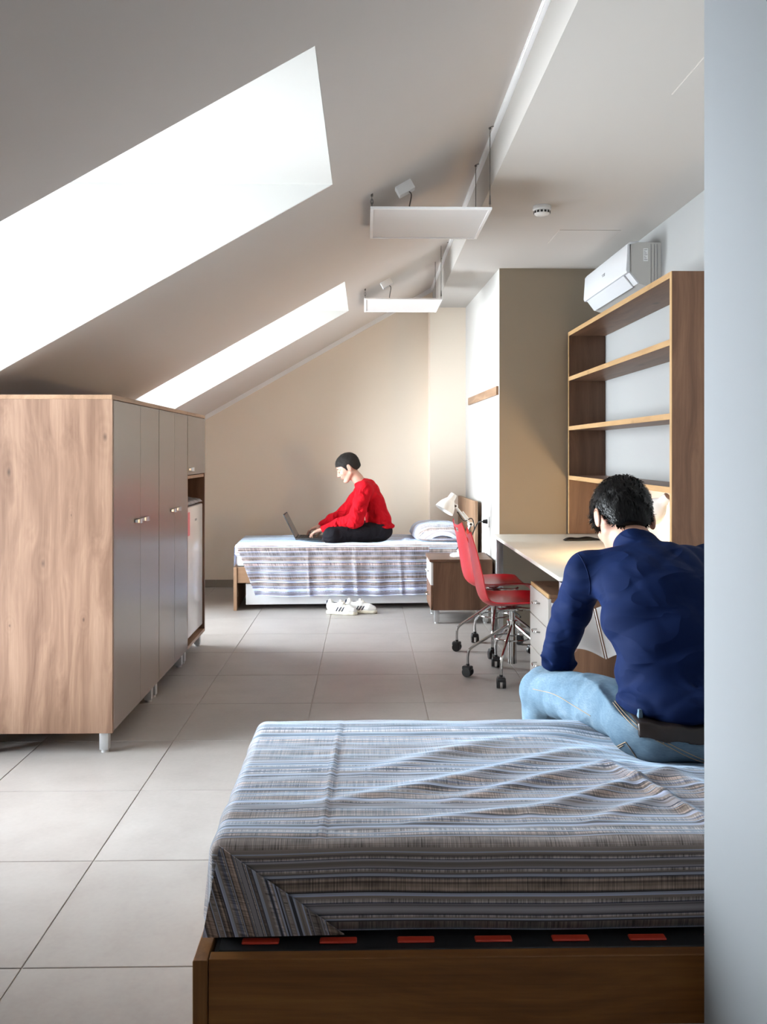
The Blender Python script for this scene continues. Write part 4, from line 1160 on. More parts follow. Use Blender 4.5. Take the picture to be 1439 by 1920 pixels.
def hand(S, w, d, palm, thumb, size=1.0, curl=(.35, .5, .4), k=.004, wr=.021):
    """w wrist, d direction of the fingers, palm = direction the palm faces, thumb = side of the thumb"""
    w = Vector(w); d = Vector(d).normalized(); s = Vector(thumb); s = (s - d * s.dot(d)).normalized(); n = Vector(palm); n = (n - d * n.dot(d) - s * n.dot(s)).normalized()
    Z = size
    off = (.030, .010, -.010, -.028); ln = (.074, .082, .076, .060); base = (.083, .086, .082, .074)
    for i in range(4):
        kn = w + d * base[i] * Z + s * off[i] * Z
        S.cone(w + d * .012 + s * off[i] * .35 * Z, kn, .016 * Z, .0115 * Z, .012)
        p = kn; a = 0; r = .0092 - (.001 if i == 3 else 0)
        dd = (d + s * off[i] * 2.2).normalized()
        for j, fr_ in enumerate((.46, .30, .24)):
            a += curl[j] + .06 * i
            q = p + (dd * math.cos(a) + n * math.sin(a)) * ln[i] * fr_ * Z
            S.cone(p, q, r * Z, (r - .0009) * Z, k); p = q; r -= .0009
    t0 = w + d * .020 * Z + s * .020 * Z + n * .006
    t1 = t0 + (d * .55 + s * .62 + n * .42).normalized() * .040 * Z
    t2 = t1 + (d * .80 + s * .25 + n * .45).normalized() * .032 * Z
    t3 = t2 + (d * .88 + s * .0 + n * .45).normalized() * .026 * Z
    S.cone(t0, t1, .0165 * Z, .012 * Z, .010); S.cone(t1, t2, .0108 * Z, .0098 * Z, k); S.cone(t2, t3, .0098 * Z, .0082 * Z, k)

def head(S, c, f, u, sc=1.0, ear=(-.008, .079, -.008, 1.0)):
    f, l, u = basis(f, u); c = Vector(c)
    P = lambda a, b, d: c + (f * a + l * b + u * d) * sc
    Rm = [list(f), list(l), list(u)]
    q = lambda *r: tuple(x * sc for x in r)
    S.ell(P(-.014, 0, .030), q(.100, .076, .088), Rm, .01)
    S.ell(P(.028, 0, -.018), q(.064, .060, .080), Rm, .02)
    for sd in (-1, 1):
        S.cone(P(.000, .052 * sd, -.050), P(.060, .018 * sd, -.092), .018 * sc, .018 * sc, .02)      # jaw
        S.ell(P(.058, .036 * sd, -.022), q(.022, .022, .020), Rm, .015)                                # cheek
        S.cone(P(.078, .012 * sd, .022), P(.066, .046 * sd, .020), .010 * sc, .009 * sc, .012)         # brow
        S.ell(P(.092, .031 * sd, .004), q(.012, .014, .009), Rm, .006, sub=True)                       # socket
        S.ell(P(.076, .031 * sd, .004), q(.0115, .013, .0095), Rm, .002)                               # lid
    S.cone(P(.084, 0, .012), P(.108, 0, -.026), .0075 * sc, .010 * sc, .010)                            # nose
    for sd in (-1, 1): S.ell(P(.094, .010 * sd, -.030), q(.010, .007, .007), Rm, .004)
    S.ell(P(.074, 0, -.090), q(.018, .020, .015), Rm, .014)                                             # chin
    S.ell(P(.085, 0, -.050), q(.012, .024, .0055), Rm, .003); S.ell(P(.083, 0, -.062), q(.011, .020, .006), Rm, .003)
    for sd in (-1, 1):                                                                                  # ears
        ef, eb, eu, es = ear
        S.ell(P(ef, eb * sd, eu), q(.019 * es, .0085 * es, .032 * es), Rm, .006)
        S.ell(P(ef + .005, (eb + .009) * sd, eu + .004), q(.010 * es, .0060 * es, .019 * es), Rm, .004, sub=True)
    return P
def hair(lo, hi, vox, c, f, u, sc, thick, hl, rough, name, mat, parent, seed=0):
    f, l, u = basis(f, u); c = Vector(c); S = SDF(lo, hi, vox); Rm = [list(f), list(l), list(u)]
    P = lambda a, b, d: c + (f * a + l * b + u * d) * sc
    S.ell(P(-.014, 0, .030), tuple((x + thick) * sc for x in (.100, .076, .088)), Rm, .01)
    S.ell(P(-.045, 0, -.012), tuple((x + thick * .6) * sc for x in (.060, .062, .062)), Rm, .02)
    if thick > .01: S.ell(P(.03, 0, .075), tuple(x * sc for x in (.065, .06, .045)), Rm, .02)
    hx, hz = zip(*hl)
    def cut(x, y, z):
        X, Y, Z = x - c[0], y - c[1], z - c[2]
        F_ = (X * f[0] + Y * f[1] + Z * f[2]) / sc; U_ = (X * u[0] + Y * u[1] + Z * u[2]) / sc
        return np.interp(F_, hx, hz) - U_
    def rg(x, y, z):
        r = 0
        for (a, b, d, e) in ((63, 41, 57, 1), (97, -71, 83, 2.3), (-131, 111, 77, .4)):
            r = r + np.sin(x * a + y * b + z * d + e + seed + 2 * np.sin(y * 47 + z * 31 + x * 23))
        return r * rough / 3
    S.field(rg); S.clip(cut)
    return body_part(name, S, mat, parent, 1)

def folds(amp, fs, warp=1.0):
    """sum of directed ridges; fs: list of (kx,ky,kz,phase,weight)"""
    def fn(x, y, z):
        r = 0
        wx = warp * np.sin(x * 11 + z * 7 + 1) + warp * np.sin(y * 9 - z * 13 + 2)
        for kx, ky, kz, ph, w in fs:
            r = r + w * (1 - 2 * np.abs(np.sin((x * kx + y * ky + z * kz + ph + wx) * .5)))
        return amp * r
    return fn
def creases(lst, gw=1.5, gd=1.5):
    """lst: (a, b, width, depth): grooves (depth>0) or ridges (depth<0) along segments"""
    def fn(x, y, z):
        r = 0
        for a, b, w, d in lst:
            a = np.array(a, float); b = np.array(b, float); ba = b - a
            t = np.clip(((x - a[0]) * ba[0] + (y - a[1]) * ba[1] + (z - a[2]) * ba[2]) / (ba @ ba), 0, 1)
            q = ((x - a[0] - t * ba[0]) ** 2 + (y - a[1] - t * ba[1]) ** 2 + (z - a[2] - t * ba[2]) ** 2) / (w * w * gw * gw)
            r = r + gd * d * np.exp(-np.minimum(q, 30)) * np.sin(np.pi * np.clip(t, .06, .94))
        return r
    return fn

# ------------------------------------------------------------------ MAN ON THE NEAR BED (back to us)
man = thing('person', 'person in navy shirt and light jeans sitting on the near bed, back to us, reading', 'person', (.845, 2.40, .53))
mC = (.797, 2.76, 1.122); mf, mu = (-.10, .80, -.60), (0, .60, .80)
hipL, hipR = (.755, 2.40, .622), (.935, 2.40, .622)
kneeL, kneeR = (.578, 2.865, .557), (1.085, 2.87, .557)
ankL, ankR = (.565, 2.93, .10), (1.10, 2.94, .10)
shL, shR = (.655, 2.63, .972), (1.036, 2.635, .992)
elL, elR = (.608, 2.835, .676), (1.088, 2.85, .676)
wrL, wrR = (.690, 3.060, .640), (.955, 3.065, .640)
spine = [(.848, 2.385, .63), (.850, 2.360, .74), (.846, 2.43, .87), (.840, 2.57, .95), (.832, 2.625, 1.03)]
lo, hi = (.42, 2.12, .0), (1.26, 3.28, 1.32)
S = SDF(lo, hi, .0048)
head(S, mC, mf, mu, .98, ear=(-.030, .089, -.016, 1.12))
S.chain([(.832, 2.62, 1.00), (.815, 2.69, 1.055), (.802, 2.73, 1.085)], [.062, .056, .058], .02)
S.ell((.842, 2.55, .90), (.125, .075, .10), None, .03); S.ell((.849, 2.40, .74), (.105, .060, .12), None, .04)
S.ell((.847, 2.37, .61), (.115, .075, .05), None, .02)
for s_, e_, w_ in ((shL, elL, wrL), (shR, elR, wrR)):
    S.cone(s_, e_, .044, .034, .03); S.chain([e_, tuple((Vector(e_) * .6 + Vector(w_) * .4)), w_], [.034, .035, .022], .015)
    S.cone(spine[3], s_, .045, .040, .02)
for h_, k_, a_ in ((hipL, kneeL, ankL), (hipR, kneeR, ankR)):
    S.cone(h_, k_, .060, .048, .02); S.chain([k_, tuple(Vector(k_).lerp(Vector(a_), .3)), a_], [.048, .048, .03], .02)
hand(S, wrL, (.42, .72, .25), (.5, -.2, .85), (-.3, .2, 1), .98, (.45, .7, .5))
hand(S, wrR, (-.42, .72, .25), (-.5, -.2, .85), (.3, .2, 1), .98, (.45, .7, .5))
mb = body_part('body', S, 'skin', man, 2)
hl = [(-.13, -.062), (-.06, -.066), (-.062, -.054), (-.050, .002), (.000, .012), (.012, .008), (.020, -.022), (.028, -.022), (.038, .03), (.07, .06), (.12, .062)]
mhair = hair((.62, 2.55, .93), (.98, 2.95, 1.30), .0034, mC, mf, mu, .98, .014, hl, .0025, 'hair', 'hair', man)

def tufts(ho, c, f, u, n, L0, L1, w, name='strands', mat='hair'):
    me = ho.data; mw = WM[ho.name]; rr = random.Random(5); f, l, u = basis(f, u); bm = bmesh.new()
    crown = Vector(c) + u * .10 - f * .05
    vs = me.vertices; N_ = len(vs)
    for _ in range(n):
        v = vs[rr.randrange(N_)]; p = mw @ v.co; nr = v.normal.copy()
        rel = p - Vector(c)
        if rel.dot(u) < -.045 and nr.dot(u) < -.5: continue
        fl = p - crown; fl = fl - nr * fl.dot(nr)
        if fl.length < 1e-4: continue
        fl.normalize(); side = nr.cross(fl)
        fl = (fl + side * rr.uniform(-.55, .55) + side * .35 * math.sin(p.x * 60 + p.z * 40)).normalized(); side = nr.cross(fl).normalized()
        L = rr.uniform(L0, L1); lift = rr.uniform(.15, .55); W_ = w * rr.uniform(.6, 1.3)
        a_ = p - nr * .002; b_ = p + fl * L * .55 + nr * L * lift * .6; e_ = p + fl * L + nr * L * lift * .35
        q = [bm.verts.new(x) for x in (a_ - side * W_, a_ + side * W_, b_ + side * W_ * .8, b_ - side * W_ * .8, e_)]
        bm.faces.new(q[:4]); bm.faces.new((q[3], q[2], q[4]))
    bm.transform(mw.inverted()); me2 = bpy.data.meshes.new(name); bm.to_mesh(me2); bm.free()
    o = meshobj(name, me2, mat, ho, smooth=True); o['kind'] = 'stuff'; return o
tufts(mhair, mC, mf, mu, 9000, .014, .030, .0014)
def torso(S, g, k=.05):
    S.ell((.842, 2.565, .945), (.170 + g, .098 + g, .100 + g), [[1, 0, 0], [0, .87, -.5], [0, .5, .87]], .05)
    S.ell((.847, 2.475, .870), (.176 + g, .100 + g, .140 + g), [[1, 0, 0], [0, .92, -.38], [0, .38, .92]], .06)
    S.ell((.852, 2.400, .745), (.148 + g, .092 + g, .130 + g), None, .06)
lo2, hi2 = (.48, 2.18, .56), (1.22, 3.04, 1.20)
T_ = SDF(lo2, hi2, .0042)
torso(T_, .008)
T_.ell((.850, 2.352, .672), (.176, .146, .062), None, .030); T_.ell((.850, 2.44, .715), (.152, .115, .085), None, .03)
for s_, e_, sg in ((shL, elL, 1), (shR, elR, -1)):
    T_.cone((.842 - .06 * sg, 2.600, 1.000), s_, .062, .054, .040)
    T_.cone(s_, e_, .058, .052, .028)
for e_, w_ in ((elL, wrL), (elR, wrR)):
    e_ = Vector(e_); w_ = Vector(w_); m_ = e_.lerp(w_, .42)
    T_.cone(e_, m_, .052, .046, .015)
    T_.ell(e_ + Vector((0, -.006, -.010)), (.060, .052, .050), None, .02)
# rolled cuff
for e_, w_ in ((elL, wrL), (elR, wrR)):
    e_ = Vector(e_); w_ = Vector(w_); T_.cone(e_.lerp(w_, .34), e_.lerp(w_, .46), .051, .050, .004)
# collar
T_.cone((.829, 2.635, 1.005), (.820, 2.668, 1.038), .075, .066, .012)
T_.field(folds(.0026, [(14, 6, 62, 0, 1), (38, -30, -25, 2, .9), (70, 24, 20, 4, .6)], 1.6))
cr_ = [((.716, 2.45, .870), (.80, 2.43, .950), .007, .008), ((.80, 2.43, .965), (.86, 2.44, .975), .008, .004),
       ((.715, 2.46, .90), (.735, 2.47, .945), .008, .004), ((.72, 2.41, .84), (.79, 2.36, .845), .006, .006),
       ((.72, 2.39, .80), (.78, 2.33, .79), .007, .006), ((.86, 2.29, .80), (.90, 2.27, .70), .007, .006),
       ((.84, 2.30, .76), (.88, 2.26, .675), .006, .006), ((.90, 2.30, .78), (.93, 2.27, .68), .007, .007),
       ((.93, 2.31, .80), (.965, 2.29, .69), .008, -.007), ((.82, 2.29, .72), (.83, 2.26, .665), .006, .005),
       ((.78, 2.32, .74), (.80, 2.275, .66), .006, .006), ((.74, 2.34, .72), (.76, 2.29, .66), .006, .005)]
rx = random.Random(3)
E0, E1 = Vector(elL), Vector(shL)
for k in range(11):          # compressed sleeve folds round the elbow and upper arm
    c_ = E0 + Vector((rx.uniform(-.045, .045), -.045 + rx.uniform(-.01, .015), -.045 + .022 * k * (1 if k < 6 else 1.2)))
    cr_.append((c_ + Vector((-.045, .012, .016 * (-1) ** k)), c_ + Vector((.045, 0, -.018 * (-1) ** k)), .0055, .008 * rx.choice((1, 1, -1))))
for k in range(6):
    cr_.append(((.60, 2.80 - k * .012, .665 - .008 * k), (.70, 2.85, .655 + .006 * k), .0045, .006 * (-1) ** k))
for k in range(9):           # gathered shoulder seam
    p = Vector((.650 + .002 * k, 2.575 - .012 * k, 1.030 - .014 * k))
    cr_.append((p + Vector((-.012, -.004, .004)), p + Vector((.016, -.004, -.006)), .0035, .004))
cr_ += [((.70, 2.45, .84), (.76, 2.40, .90), .008, -.008), ((.73, 2.37, .80), (.80, 2.33, .83), .008, -.005),
       ((.87, 2.50, 1.00), (1.00, 2.52, .96), .010, .004), ((.86, 2.30, .74), (.89, 2.27, .67), .007, -.006), ((.91, 2.31, .76), (.945, 2.29, .67), .007, -.006)]
T_.field(creases(cr_))
wz = lambda x, y: .645 + (y - 2.27) * .10 - (x - .85) * .015 + .002 * np.sin(x * 90)
T_.clip(lambda x, y, z: np.where(y < 2.70, np.minimum(wz(x, y), .655) - z, -1) + 0 * x)
for e_, w_ in ((elL, wrL), (elR, wrR)):
    e_ = Vector(e_); w_ = Vector(w_); d_ = (w_ - e_).normalized(); p_ = e_.lerp(w_, .47)
    T_.clip(lambda x, y, z: np.where((y > 2.80), (x - p_.x) * d_.x + (y - p_.y) * d_.y + (z - p_.z) * d_.z, -1))
shirt = body_part('shirt', T_, 'navy', man, 1)
sb_ = BVHTree.FromPolygons([WM[man.name] @ v.co for v in shirt.data.vertices], [tuple(p.vertices) for p in shirt.data.polygons])
for pts_, dr_ in (([(.630, 2.40, 1.030), (.640, 2.40, 1.00), (.648, 2.40, .96), (.654, 2.40, .915)], (0, 1, 0)),):
    out_ = []
    for q in bez([Vector(p) for p in pts_], 8):
        h_ = sb_.ray_cast(q - Vector((0, .3, 0)), Vector(dr_))
        if h_[0]: out_.append(h_[0] + h_[1] * .0006)
    if len(out_) > 3: obj('seam', MB().tube(out_, .0012, 6), 'navy', shirt, True)

J = SDF((.44, 2.16, .03), (1.24, 3.06, .74), .0042)
J.ell((.848, 2.385, .655), (.166, .118, .07), None, .03); J.ell((.847, 2.345, .598), (.180, .155, .075), None, .04)
for h_, k_, a_, sg in ((hipL, kneeL, ankL, -1), (hipR, kneeR, ankR, 1)):
    hb = Vector(h_) + Vector((.01 * sg, -.06, -.010))
    J.ell(hb, (.098, .115, .082), None, .05)
    J.cone(Vector(h_) + Vector((0, 0, .0)), k_, .092, .069, .045)
    J.chain([k_, tuple(Vector(k_).lerp(Vector(a_), .45)), a_], [.068, .066, .058], .022)
    J.ell(Vector(k_) + Vector((0, .0, .004)), (.072, .066, .064), None, .02)
J.field(folds(.0022, [(50, 40, 25, 0, 1), (-45, 55, 30, 2, .7)], 1.5))
jc = [((.69, 2.45, .69), (.665, 2.43, .60), .009, .009), ((.70, 2.42, .695), (.69, 2.38, .61), .008, .007), ((.66, 2.50, .67), (.64, 2.50, .60), .010, .006),
      ((.70, 2.46, .70), (.78, 2.52, .69), .010, .010), ((.64, 2.55, .66), (.60, 2.62, .57), .012, .006),
      ((.53, 2.80, .60), (.60, 2.76, .54), .008, .006), ((.52, 2.84, .55), (.60, 2.82, .50), .008, .008), ((.52, 2.85, .50), (.60, 2.84, .45), .008, .007), ((.52, 2.86, .42), (.60, 2.86, .36), .010, .007),
      ((.64, 2.66, .66), (.70, 2.70, .58), .012, .006), ((.72, 2.30, .64), (.70, 2.34, .57), .008, .006)]
J.field(creases(jc))
Bt = J.copy(); Bt.a -= .0065
Bt.clip(lambda x, y, z: np.abs(z - (wz(x, y) - .015)) - .0175)
Bt.clip(lambda x, y, z: np.maximum(y - 2.44, .69 - x) + 0 * z)
J.clip(lambda x, y, z: z - (np.minimum(wz(x, y), .672) - .002 + 0 * z))
J.clip(lambda x, y, z: .115 - z + 0 * x + 0 * y)
jeans = body_part('jeans', J, 'denim', man, 1)
# belt: a band that follows the jeans at the waist
body_part('belt', Bt, 'leather', man, 1)
# seams, pocket and belt loops lie on the denim surface
jm = jeans.data; tr_ = WM[man.name]
jb = BVHTree.FromPolygons([tr_ @ v.co for v in jm.vertices], [tuple(p.vertices) for p in jm.polygons])
def on_jeans(p, d):
    hit = jb.ray_cast(Vector(p), Vector(d).normalized()); return hit[0] + hit[1] * .001 if hit[0] else None
CAMP = Vector((0, 0, H))
def seam(pts, r=.0011, mat='thread', name='seam', parent=None):
    out = []
    for q in bez([Vector((a, b, c)) for a, b, c in pts], 10):
        h_ = on_jeans(CAMP, q - CAMP)
        if h_: out.append(h_)
    if len(out) > 3: obj(name, MB().tube(out, r, 6), mat, parent or jeans, True)
def pxp(px, py, Y):          # point of the world at depth Y seen at a photo pixel
    u = (px - 719.5) / F_PX; c_, s_ = math.cos(YAW), math.sin(YAW)
    rx_, ry_ = u * c_ + s_, c_ - u * s_; t = Y / ry_
    return (rx_ * t, Y, H + (848 - py) / F_PX * t)
def seam_px(pp, Y=2.4, **k): seam([pxp(a, b, Y) for a, b in pp], **k)
seam_px([(1000, 1292), (1040, 1302), (1075, 1322), (1108, 1342)])
seam_px([(1150, 1318), (1172, 1345), (1200, 1370), (1245, 1395), (1290, 1418), (1322, 1430)])
seam_px([(1153, 1315), (1176, 1342), (1204, 1366), (1249, 1391), (1294, 1413), (1322, 1425)])
seam_px([(1122, 1408), (1150, 1402), (1174, 1391)]); seam_px([(1174, 1391), (1186, 1408), (1198, 1426)]); seam_px([(1124, 1412), (1150, 1407), (1170, 1397)])
seam_px([(1242, 1378), (1245, 1395)])
loopb = MB()
for (a, b) in ((1199, 1345),):
    h_ = on_jeans(CAMP, Vector(pxp(a, b, 2.4)) - CAMP)
    if h_: loopb.box(tuple(h_ + Vector((-.006, -.016, -.018))), tuple(h_ + Vector((.006, .002, .024))), .003)
if len(loopb.bm.verts): obj('belt_loop', loopb, 'denim', jeans, True)
# shoes of the man (standing beyond the bed)
for a_, sg in ((ankL, -1), (ankR, 1)):
    K = SDF((a_[0] - .09, a_[1] - .12, -.01), (a_[0] + .09, a_[1] + .24, .15), .005)
    K.chain([(a_[0], a_[1] - .02, .045), (a_[0] + .008 * sg, a_[1] + .08, .042), (a_[0] + .012 * sg, a_[1] + .17, .032)], [.042, .044, .034], .02); K.cone((a_[0], a_[1], .05), (a_[0], a_[1], .11), .042, .040, .02)
    K.clip(lambda x, y, z: .001 - z + 0 * x + 0 * y)
    body_part('shoe', K, 'leather', man, 1)

# magazine in his hands
mg = thing('magazine', 'open white magazine held low in the hands of the man in navy', 'magazine', (.82, 3.10, .68))
mf_, ml_, mu_ = basis((0, .30, .95), (0, 1, 0))
def page(sd):
    def fn(u, v):
        x = .822 + sd * (.006 + (.195 if sd > 0 else .150) * u); sag = .030 * math.sin(PI * min(1, u * 1.05)) * (1 if u < .95 else 1)
        y = 3.020 + .155 * v + .012 * u; z = .625 + .235 * v * .62 + .03 * u ** 2 + sag * .8 - .012 * v * u
        return Vector((x, y, z))
    return fn
for sd in (-1, 1):
    pg_ = obj('page_block', MB().grid(page(sd), [k / 16 for k in range(17)], [k / 12 for k in range(13)], .004), 'paper', mg, True, smooth=50)
obj('spine', MB().tube([(.822, 3.019, .624), (.822, 3.175, .768)], .0018, 8), 'paper', mg, True)

# ------------------------------------------------------------------ PERSON IN RED ON THE FAR BED
wo = thing('person', 'person in a red sweatshirt sitting cross-legged on the far bed, typing', 'person', (.08, 7.92, .54))
wC = (-.170, 7.92, 1.196); wf, wu = (-.86, -.06, -.50), (-.50, 0, .86)
whip = ((.10, 7.83, .632), (.10, 8.01, .632)); wkn = ((-.305, 7.665, .607), (-.29, 8.17, .607)); wan = ((-.09, 7.99, .575), (-.13, 7.84, .580))
wsh = ((-.020, 7.765, 1.010), (-.020, 8.075, 1.010)); wel = ((-.095, 7.690, .745), (-.190, 8.13, .775)); wwr = ((-.385, 7.800, .655), (-.42, 8.03, .665))
S = SDF((-.62, 7.52, .50), (.34, 8.32, 1.40), .0048)
head(S, wC, wf, wu, 1.06)
S.chain([(-.035, 7.92, 1.04), (-.085, 7.92, 1.10), (-.12, 7.92, 1.14)], [.052, .047, .05], .02)
S.ell((.02, 7.92, .94), (.070, .11, .11), None, .03); S.ell((.09, 7.92, .76), (.065, .10, .14), None, .04); S.ell((.10, 7.92, .645), (.085, .125, .070), None, .04)
for i in (0, 1):
    S.cone((-.01, 7.92, 1.03), wsh[i], .045, .042, .03); S.cone(wsh[i], wel[i], .042, .033, .02)
    S.chain([wel[i], tuple(Vector(wel[i]).lerp(Vector(wwr[i]), .4)), wwr[i]], [.033, .032, .020], .015)
    S.cone(whip[i], wkn[i], .062, .046, .03); S.chain([wkn[i], wan[i]], [.046, .032], .02)
    S.cone(wan[i], tuple(Vector(wan[i]) + Vector((.05, .09 if i == 0 else -.09, .005))), .028, .022, .01)
    hand(S, wwr[i], (-.9, .15 * (1 - 2 * i), -.30), (-.2, 0, -1), (0, 1 - 2 * i, 0), .98, (.25, .45, .35))
body_part('body', S, 'skin_pale', wo, 2)
hl2 = [(-.13, -.030), (-.08, -.052), (-.055, -.056), (-.036, -.030), (-.026, .004), (.000, .018), (.008, -.012), (.020, -.022), (.030, .012), (.045, .036), (.085, .052), (.13, .056)]
whair = hair((-.36, 7.78, 1.05), (.0, 8.06, 1.40), .0032, wC, wf, wu, 1.06, .0045, hl2, .0018, 'hair', 'hair_short', wo, 2)
tufts(whair, wC, wf, wu, 7000, .006, .011, .0010, mat='hair_short')
wff, wll, wuu = basis(wf, wu)
def WP(a, b, d): return Vector(wC) + (wff * a + wll * b + wuu * d) * 1.06
for sd in (-1, 1):
    obj('eyebrow', MB().tube([WP(.088, .016 * sd, .026), WP(.084, .034 * sd, .030), WP(.074, .048 * sd, .025)], [.0022, .003, .0015], 6), 'hair_short', wo, True)
    obj('eyelashes', MB().tube([WP(.087, .021 * sd, .000), WP(.088, .031 * sd, -.003), WP(.080, .043 * sd, .001)], .0018, 6), 'hair_short', wo, True)
obj('lips', MB().tube([WP(.090, -.016, -.056), WP(.0945, 0, -.055), WP(.090, .016, -.056)], .0024, 6), 'magenta', wo, True)
Q = SDF((-.46, 7.58, .60), (.36, 8.24, 1.12), .0042)
Q.ell((.010, 7.92, .985), (.098, .150, .105), [[.90, 0, .44], [0, 1, 0], [-.44, 0, .90]], .05)
Q.ell((.065, 7.92, .86), (.108, .152, .14), [[.95, 0, .31], [0, 1, 0], [-.31, 0, .95]], .05)
Q.ell((.105, 7.92, .725), (.118, .160, .10), None, .05)
Q.ell((.125, 7.92, .675), (.122, .168, .035), None, .02)
for i in (0, 1):
    Q.cone((.0, 7.92, 1.02), wsh[i], .055, .060, .04)
    Q.cone(wsh[i], wel[i], .072, .067, .03)
    e_, w_ = Vector(wel[i]), Vector(wwr[i])
    Q.cone(e_, e_.lerp(w_, .55), .066, .054, .03); Q.cone(e_.lerp(w_, .55), e_.lerp(w_, .90), .050, .036, .02)
    Q.cone(e_.lerp(w_, .88), e_.lerp(w_, .97), .031, .031, .006)
Q.cone((-.030, 7.92, 1.025), (-.048, 7.92, 1.040), .066, .062, .01)
Q.field(folds(.0028, [(45, 20, 40, 0, 1), (-60, 25, 35, 2, .8)], 1.4))
wc = []
for i in (0, 1):
    e_, w_, s_ = Vector(wel[i]), Vector(wwr[i]), Vector(wsh[i]); sd = -1 if i == 0 else 1
    for k in range(7):
        p = e_.lerp(w_, .05 + .12 * k) + Vector((0, .045 * sd, .0)); wc.append((p + Vector((-.02, 0, .045)), p + Vector((.02, 0, -.045)), .007, .009))
    for k in range(5):
        p = s_.lerp(e_, .35 + .13 * k) + Vector((0, .05 * sd, 0)); wc.append((p + Vector((-.05, 0, -.02)), p + Vector((.05, 0, .03)), .008, .008))
wc += [((-.03, 7.77, .93), (.07, 7.76, .80), .012, .012), ((.05, 7.76, .90), (.06, 7.77, .75), .012, .008), ((.02, 7.77, .70), (.20, 7.79, .73), .009, .009), ((.05, 7.77, .68), (.18, 7.78, .69), .008, .008), ((.12, 7.78, .74), (.22, 7.86, .70), .009, .008)]
Q.field(creases(wc))
Q.clip(lambda x, y, z: np.where(x > -.06, .640 + .06 * np.abs(y - 7.92) - z, -1) + 0 * y)
body_part('sweatshirt', Q, 'red_knit', wo, 1)
G = SDF((-.44, 7.56, .515), (.34, 8.28, .76), .0046)
G.ell((.115, 7.92, .635), (.118, .165, .098), None, .03)
for i in (0, 1):
    G.cone(whip[i], wkn[i], .090, .074, .03); G.cone(wkn[i], wan[i], .068, .046, .03)
G.field(folds(.0016, [(60, 20, 20, 0, 1), (-40, 45, 20, 2, .8)], 1.4))
G.clip(lambda x, y, z: .541 - z + 0 * x + 0 * y)
body_part('trousers', G, 'blackcloth', wo, 1)

# laptop
lp = thing('laptop', 'open dark laptop on the far bed in front of the person in red', 'laptop', (-.50, 7.92, .565))
lb_ = MB().box((-.625, 7.755, .566), (-.395, 8.085, .580), .004); obj('keyboard_base', lb_, 'laptop', lp, True)
kb = MB()
for i in range(4):
    for j in range(12): kb.box((-.600 + i * .022, 7.785 + j * .023, .580), (-.582 + i * .022, 7.805 + j * .023, .5825))
obj('keys', kb, 'keys', lp, True, smooth=False)
a = math.atan2(.110, .215); mm = Matrix.Translation((-.618, 7.92, .578)) @ Matrix.Rotation(-a, 4, 'Y')
s1 = MB().box((-.009, -.165, 0), (0, .165, .240), .003); s1.bm.transform(mm); sc_ = obj('screen_lid', s1, 'laptop', lp, True)
s2 = MB().box((0, -.155, .012), (.001, .155, .230)); s2.bm.transform(mm); obj('display', s2, 'screen', sc_, True, smooth=False)

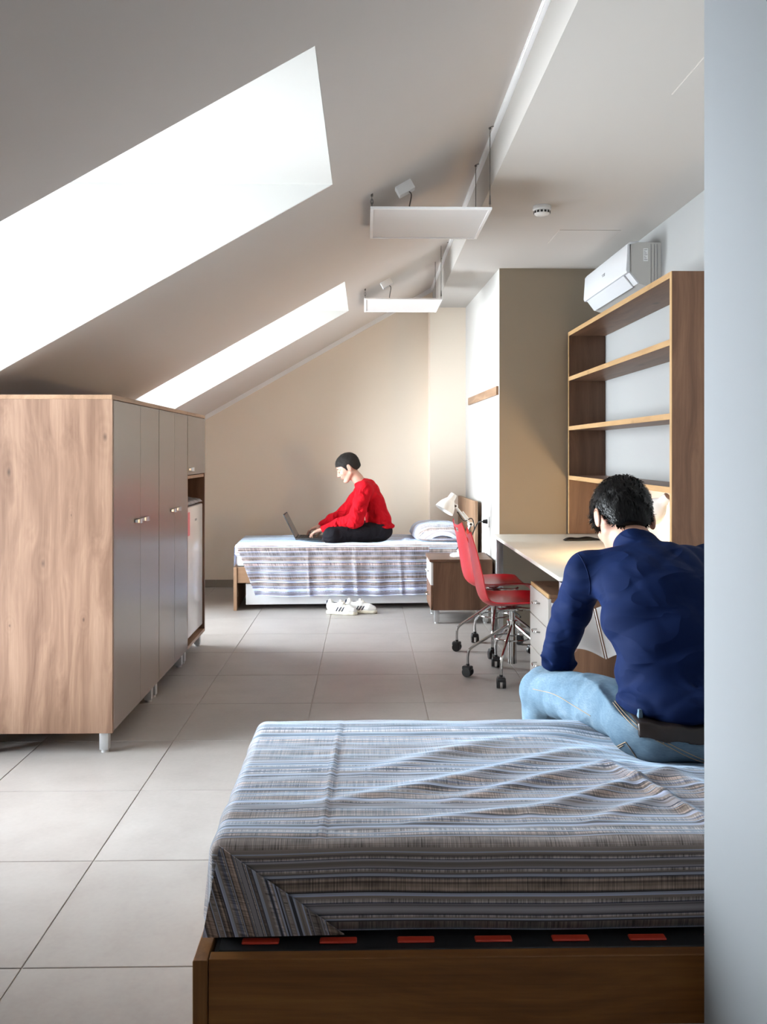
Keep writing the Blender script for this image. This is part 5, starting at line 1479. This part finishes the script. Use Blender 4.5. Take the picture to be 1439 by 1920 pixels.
# ------------------------------------------------------------------ SNEAKERS
def sneaker(name, label, loc, rz, mirror):
    t = thing(name, label, 'shoe', loc, rz, 'pair of white sneakers in front of the far bed')
    K = SDF((-.16, -.065, -.005), (.16, .065, .14), .0032)
    K.chain([(-.095, 0, .055), (-.02, 0, .052), (.06, .004 * mirror, .040), (.098, .004 * mirror, .034)], [.034, .036, .036, .030], .02)
    K.chain([(-.105, 0, .07), (-.095, 0, .098)], [.028, .026], .02); K.chain([(-.05, 0, .07), (.0, 0, .082)], [.032, .026], .02)
    K.ell((-.055, 0, .115), (.045, .021, .045), None, .008, sub=True)
    K.clip(lambda x, y, z: .018 - z + 0 * x + 0 * y)
    me = K.mesh('upper', 1); up = meshobj('upper', me, 'shoe_white', t, True)
    L = SDF((-.16, -.065, -.006), (.16, .065, .06), .0032)
    L.chain([(-.100, 0, .014), (-.02, -.002 * mirror, .014), (.05, .004 * mirror, .014), (.098, .006 * mirror, .014)], [.037, .036, .041, .036], .01)
    L.clip(lambda x, y, z: np.abs(z - .0135) - .0128 + 0 * x + 0 * y)
    meshobj('sole', L.mesh('sole', 1), 'shoe_sole', t, True)
    I_ = MB().sph((-.055, 0, .078), (.038, .019, .018), 14); obj('lining', I_, 'shoe_in', t)
    bt = BVHTree.FromPolygons([v.co for v in me.vertices], [tuple(p.vertices) for p in me.polygons])
    for sd in (-1, 1):
        for k in range(3):
            pts = []
            for q in range(7):
                h_ = bt.ray_cast(Vector((-.040 + .024 * k + .024 * q / 6, sd * .1, .024 + .040 * q / 6)), Vector((0, -sd, 0)))
                if h_[0]: pts.append(h_[0] + h_[1] * .0008)
            if len(pts) > 2:
                m_ = MB(); rows = []
                for p in pts: rows.append([m_.bm.verts.new(p + Vector((dx, dy * sd, 0))) for dx, dy in ((-.0045, -.002), (.0045, -.002), (.0045, .0012), (-.0045, .0012))])
                for A, B in zip(rows, rows[1:]):
                    for e in range(4): m_.bm.faces.new((A[e], A[(e + 1) % 4], B[(e + 1) % 4], B[e]))
                m_.bm.faces.new(rows[0][::-1]); m_.bm.faces.new(rows[-1]); bmesh.ops.recalc_face_normals(m_.bm, faces=m_.bm.faces[:])
                obj('stripe', m_, 'shoe_stripe', t, smooth=False)
    hb_ = MB().box((-.134, -.014, .080), (-.120, .014, .108), .004); obj('heel_tab', hb_, 'shoe_stripe', t)
    tg = MB().box((-.020, -.016, .088), (.002, .016, .118), .005); obj('tongue', tg, 'shoe_white', t)
    lc = MB()
    for k in range(4):
        h_ = bt.ray_cast(Vector((.004 + .014 * k, 0, .2)), Vector((0, 0, -1))); z = (h_[0].z if h_[0] else .08)
        lc.tube(bez([(.004 + .014 * k, -.020, z - .010), (.006 + .014 * k, 0, z + .002), (.004 + .014 * k, .020, z - .010)], 4), .0028, 6)
    obj('laces', lc, 'shoe_sole', t)
    return t
sneaker('sneaker', 'white sneaker with three dark stripes, the left and nearer shoe of the pair', (-.205, 7.285, 0), R(-20), 1)
sneaker('sneaker', 'white sneaker with three dark stripes, right shoe tucked closer to the bed', (-.045, 7.345, 0), R(-10), -1)
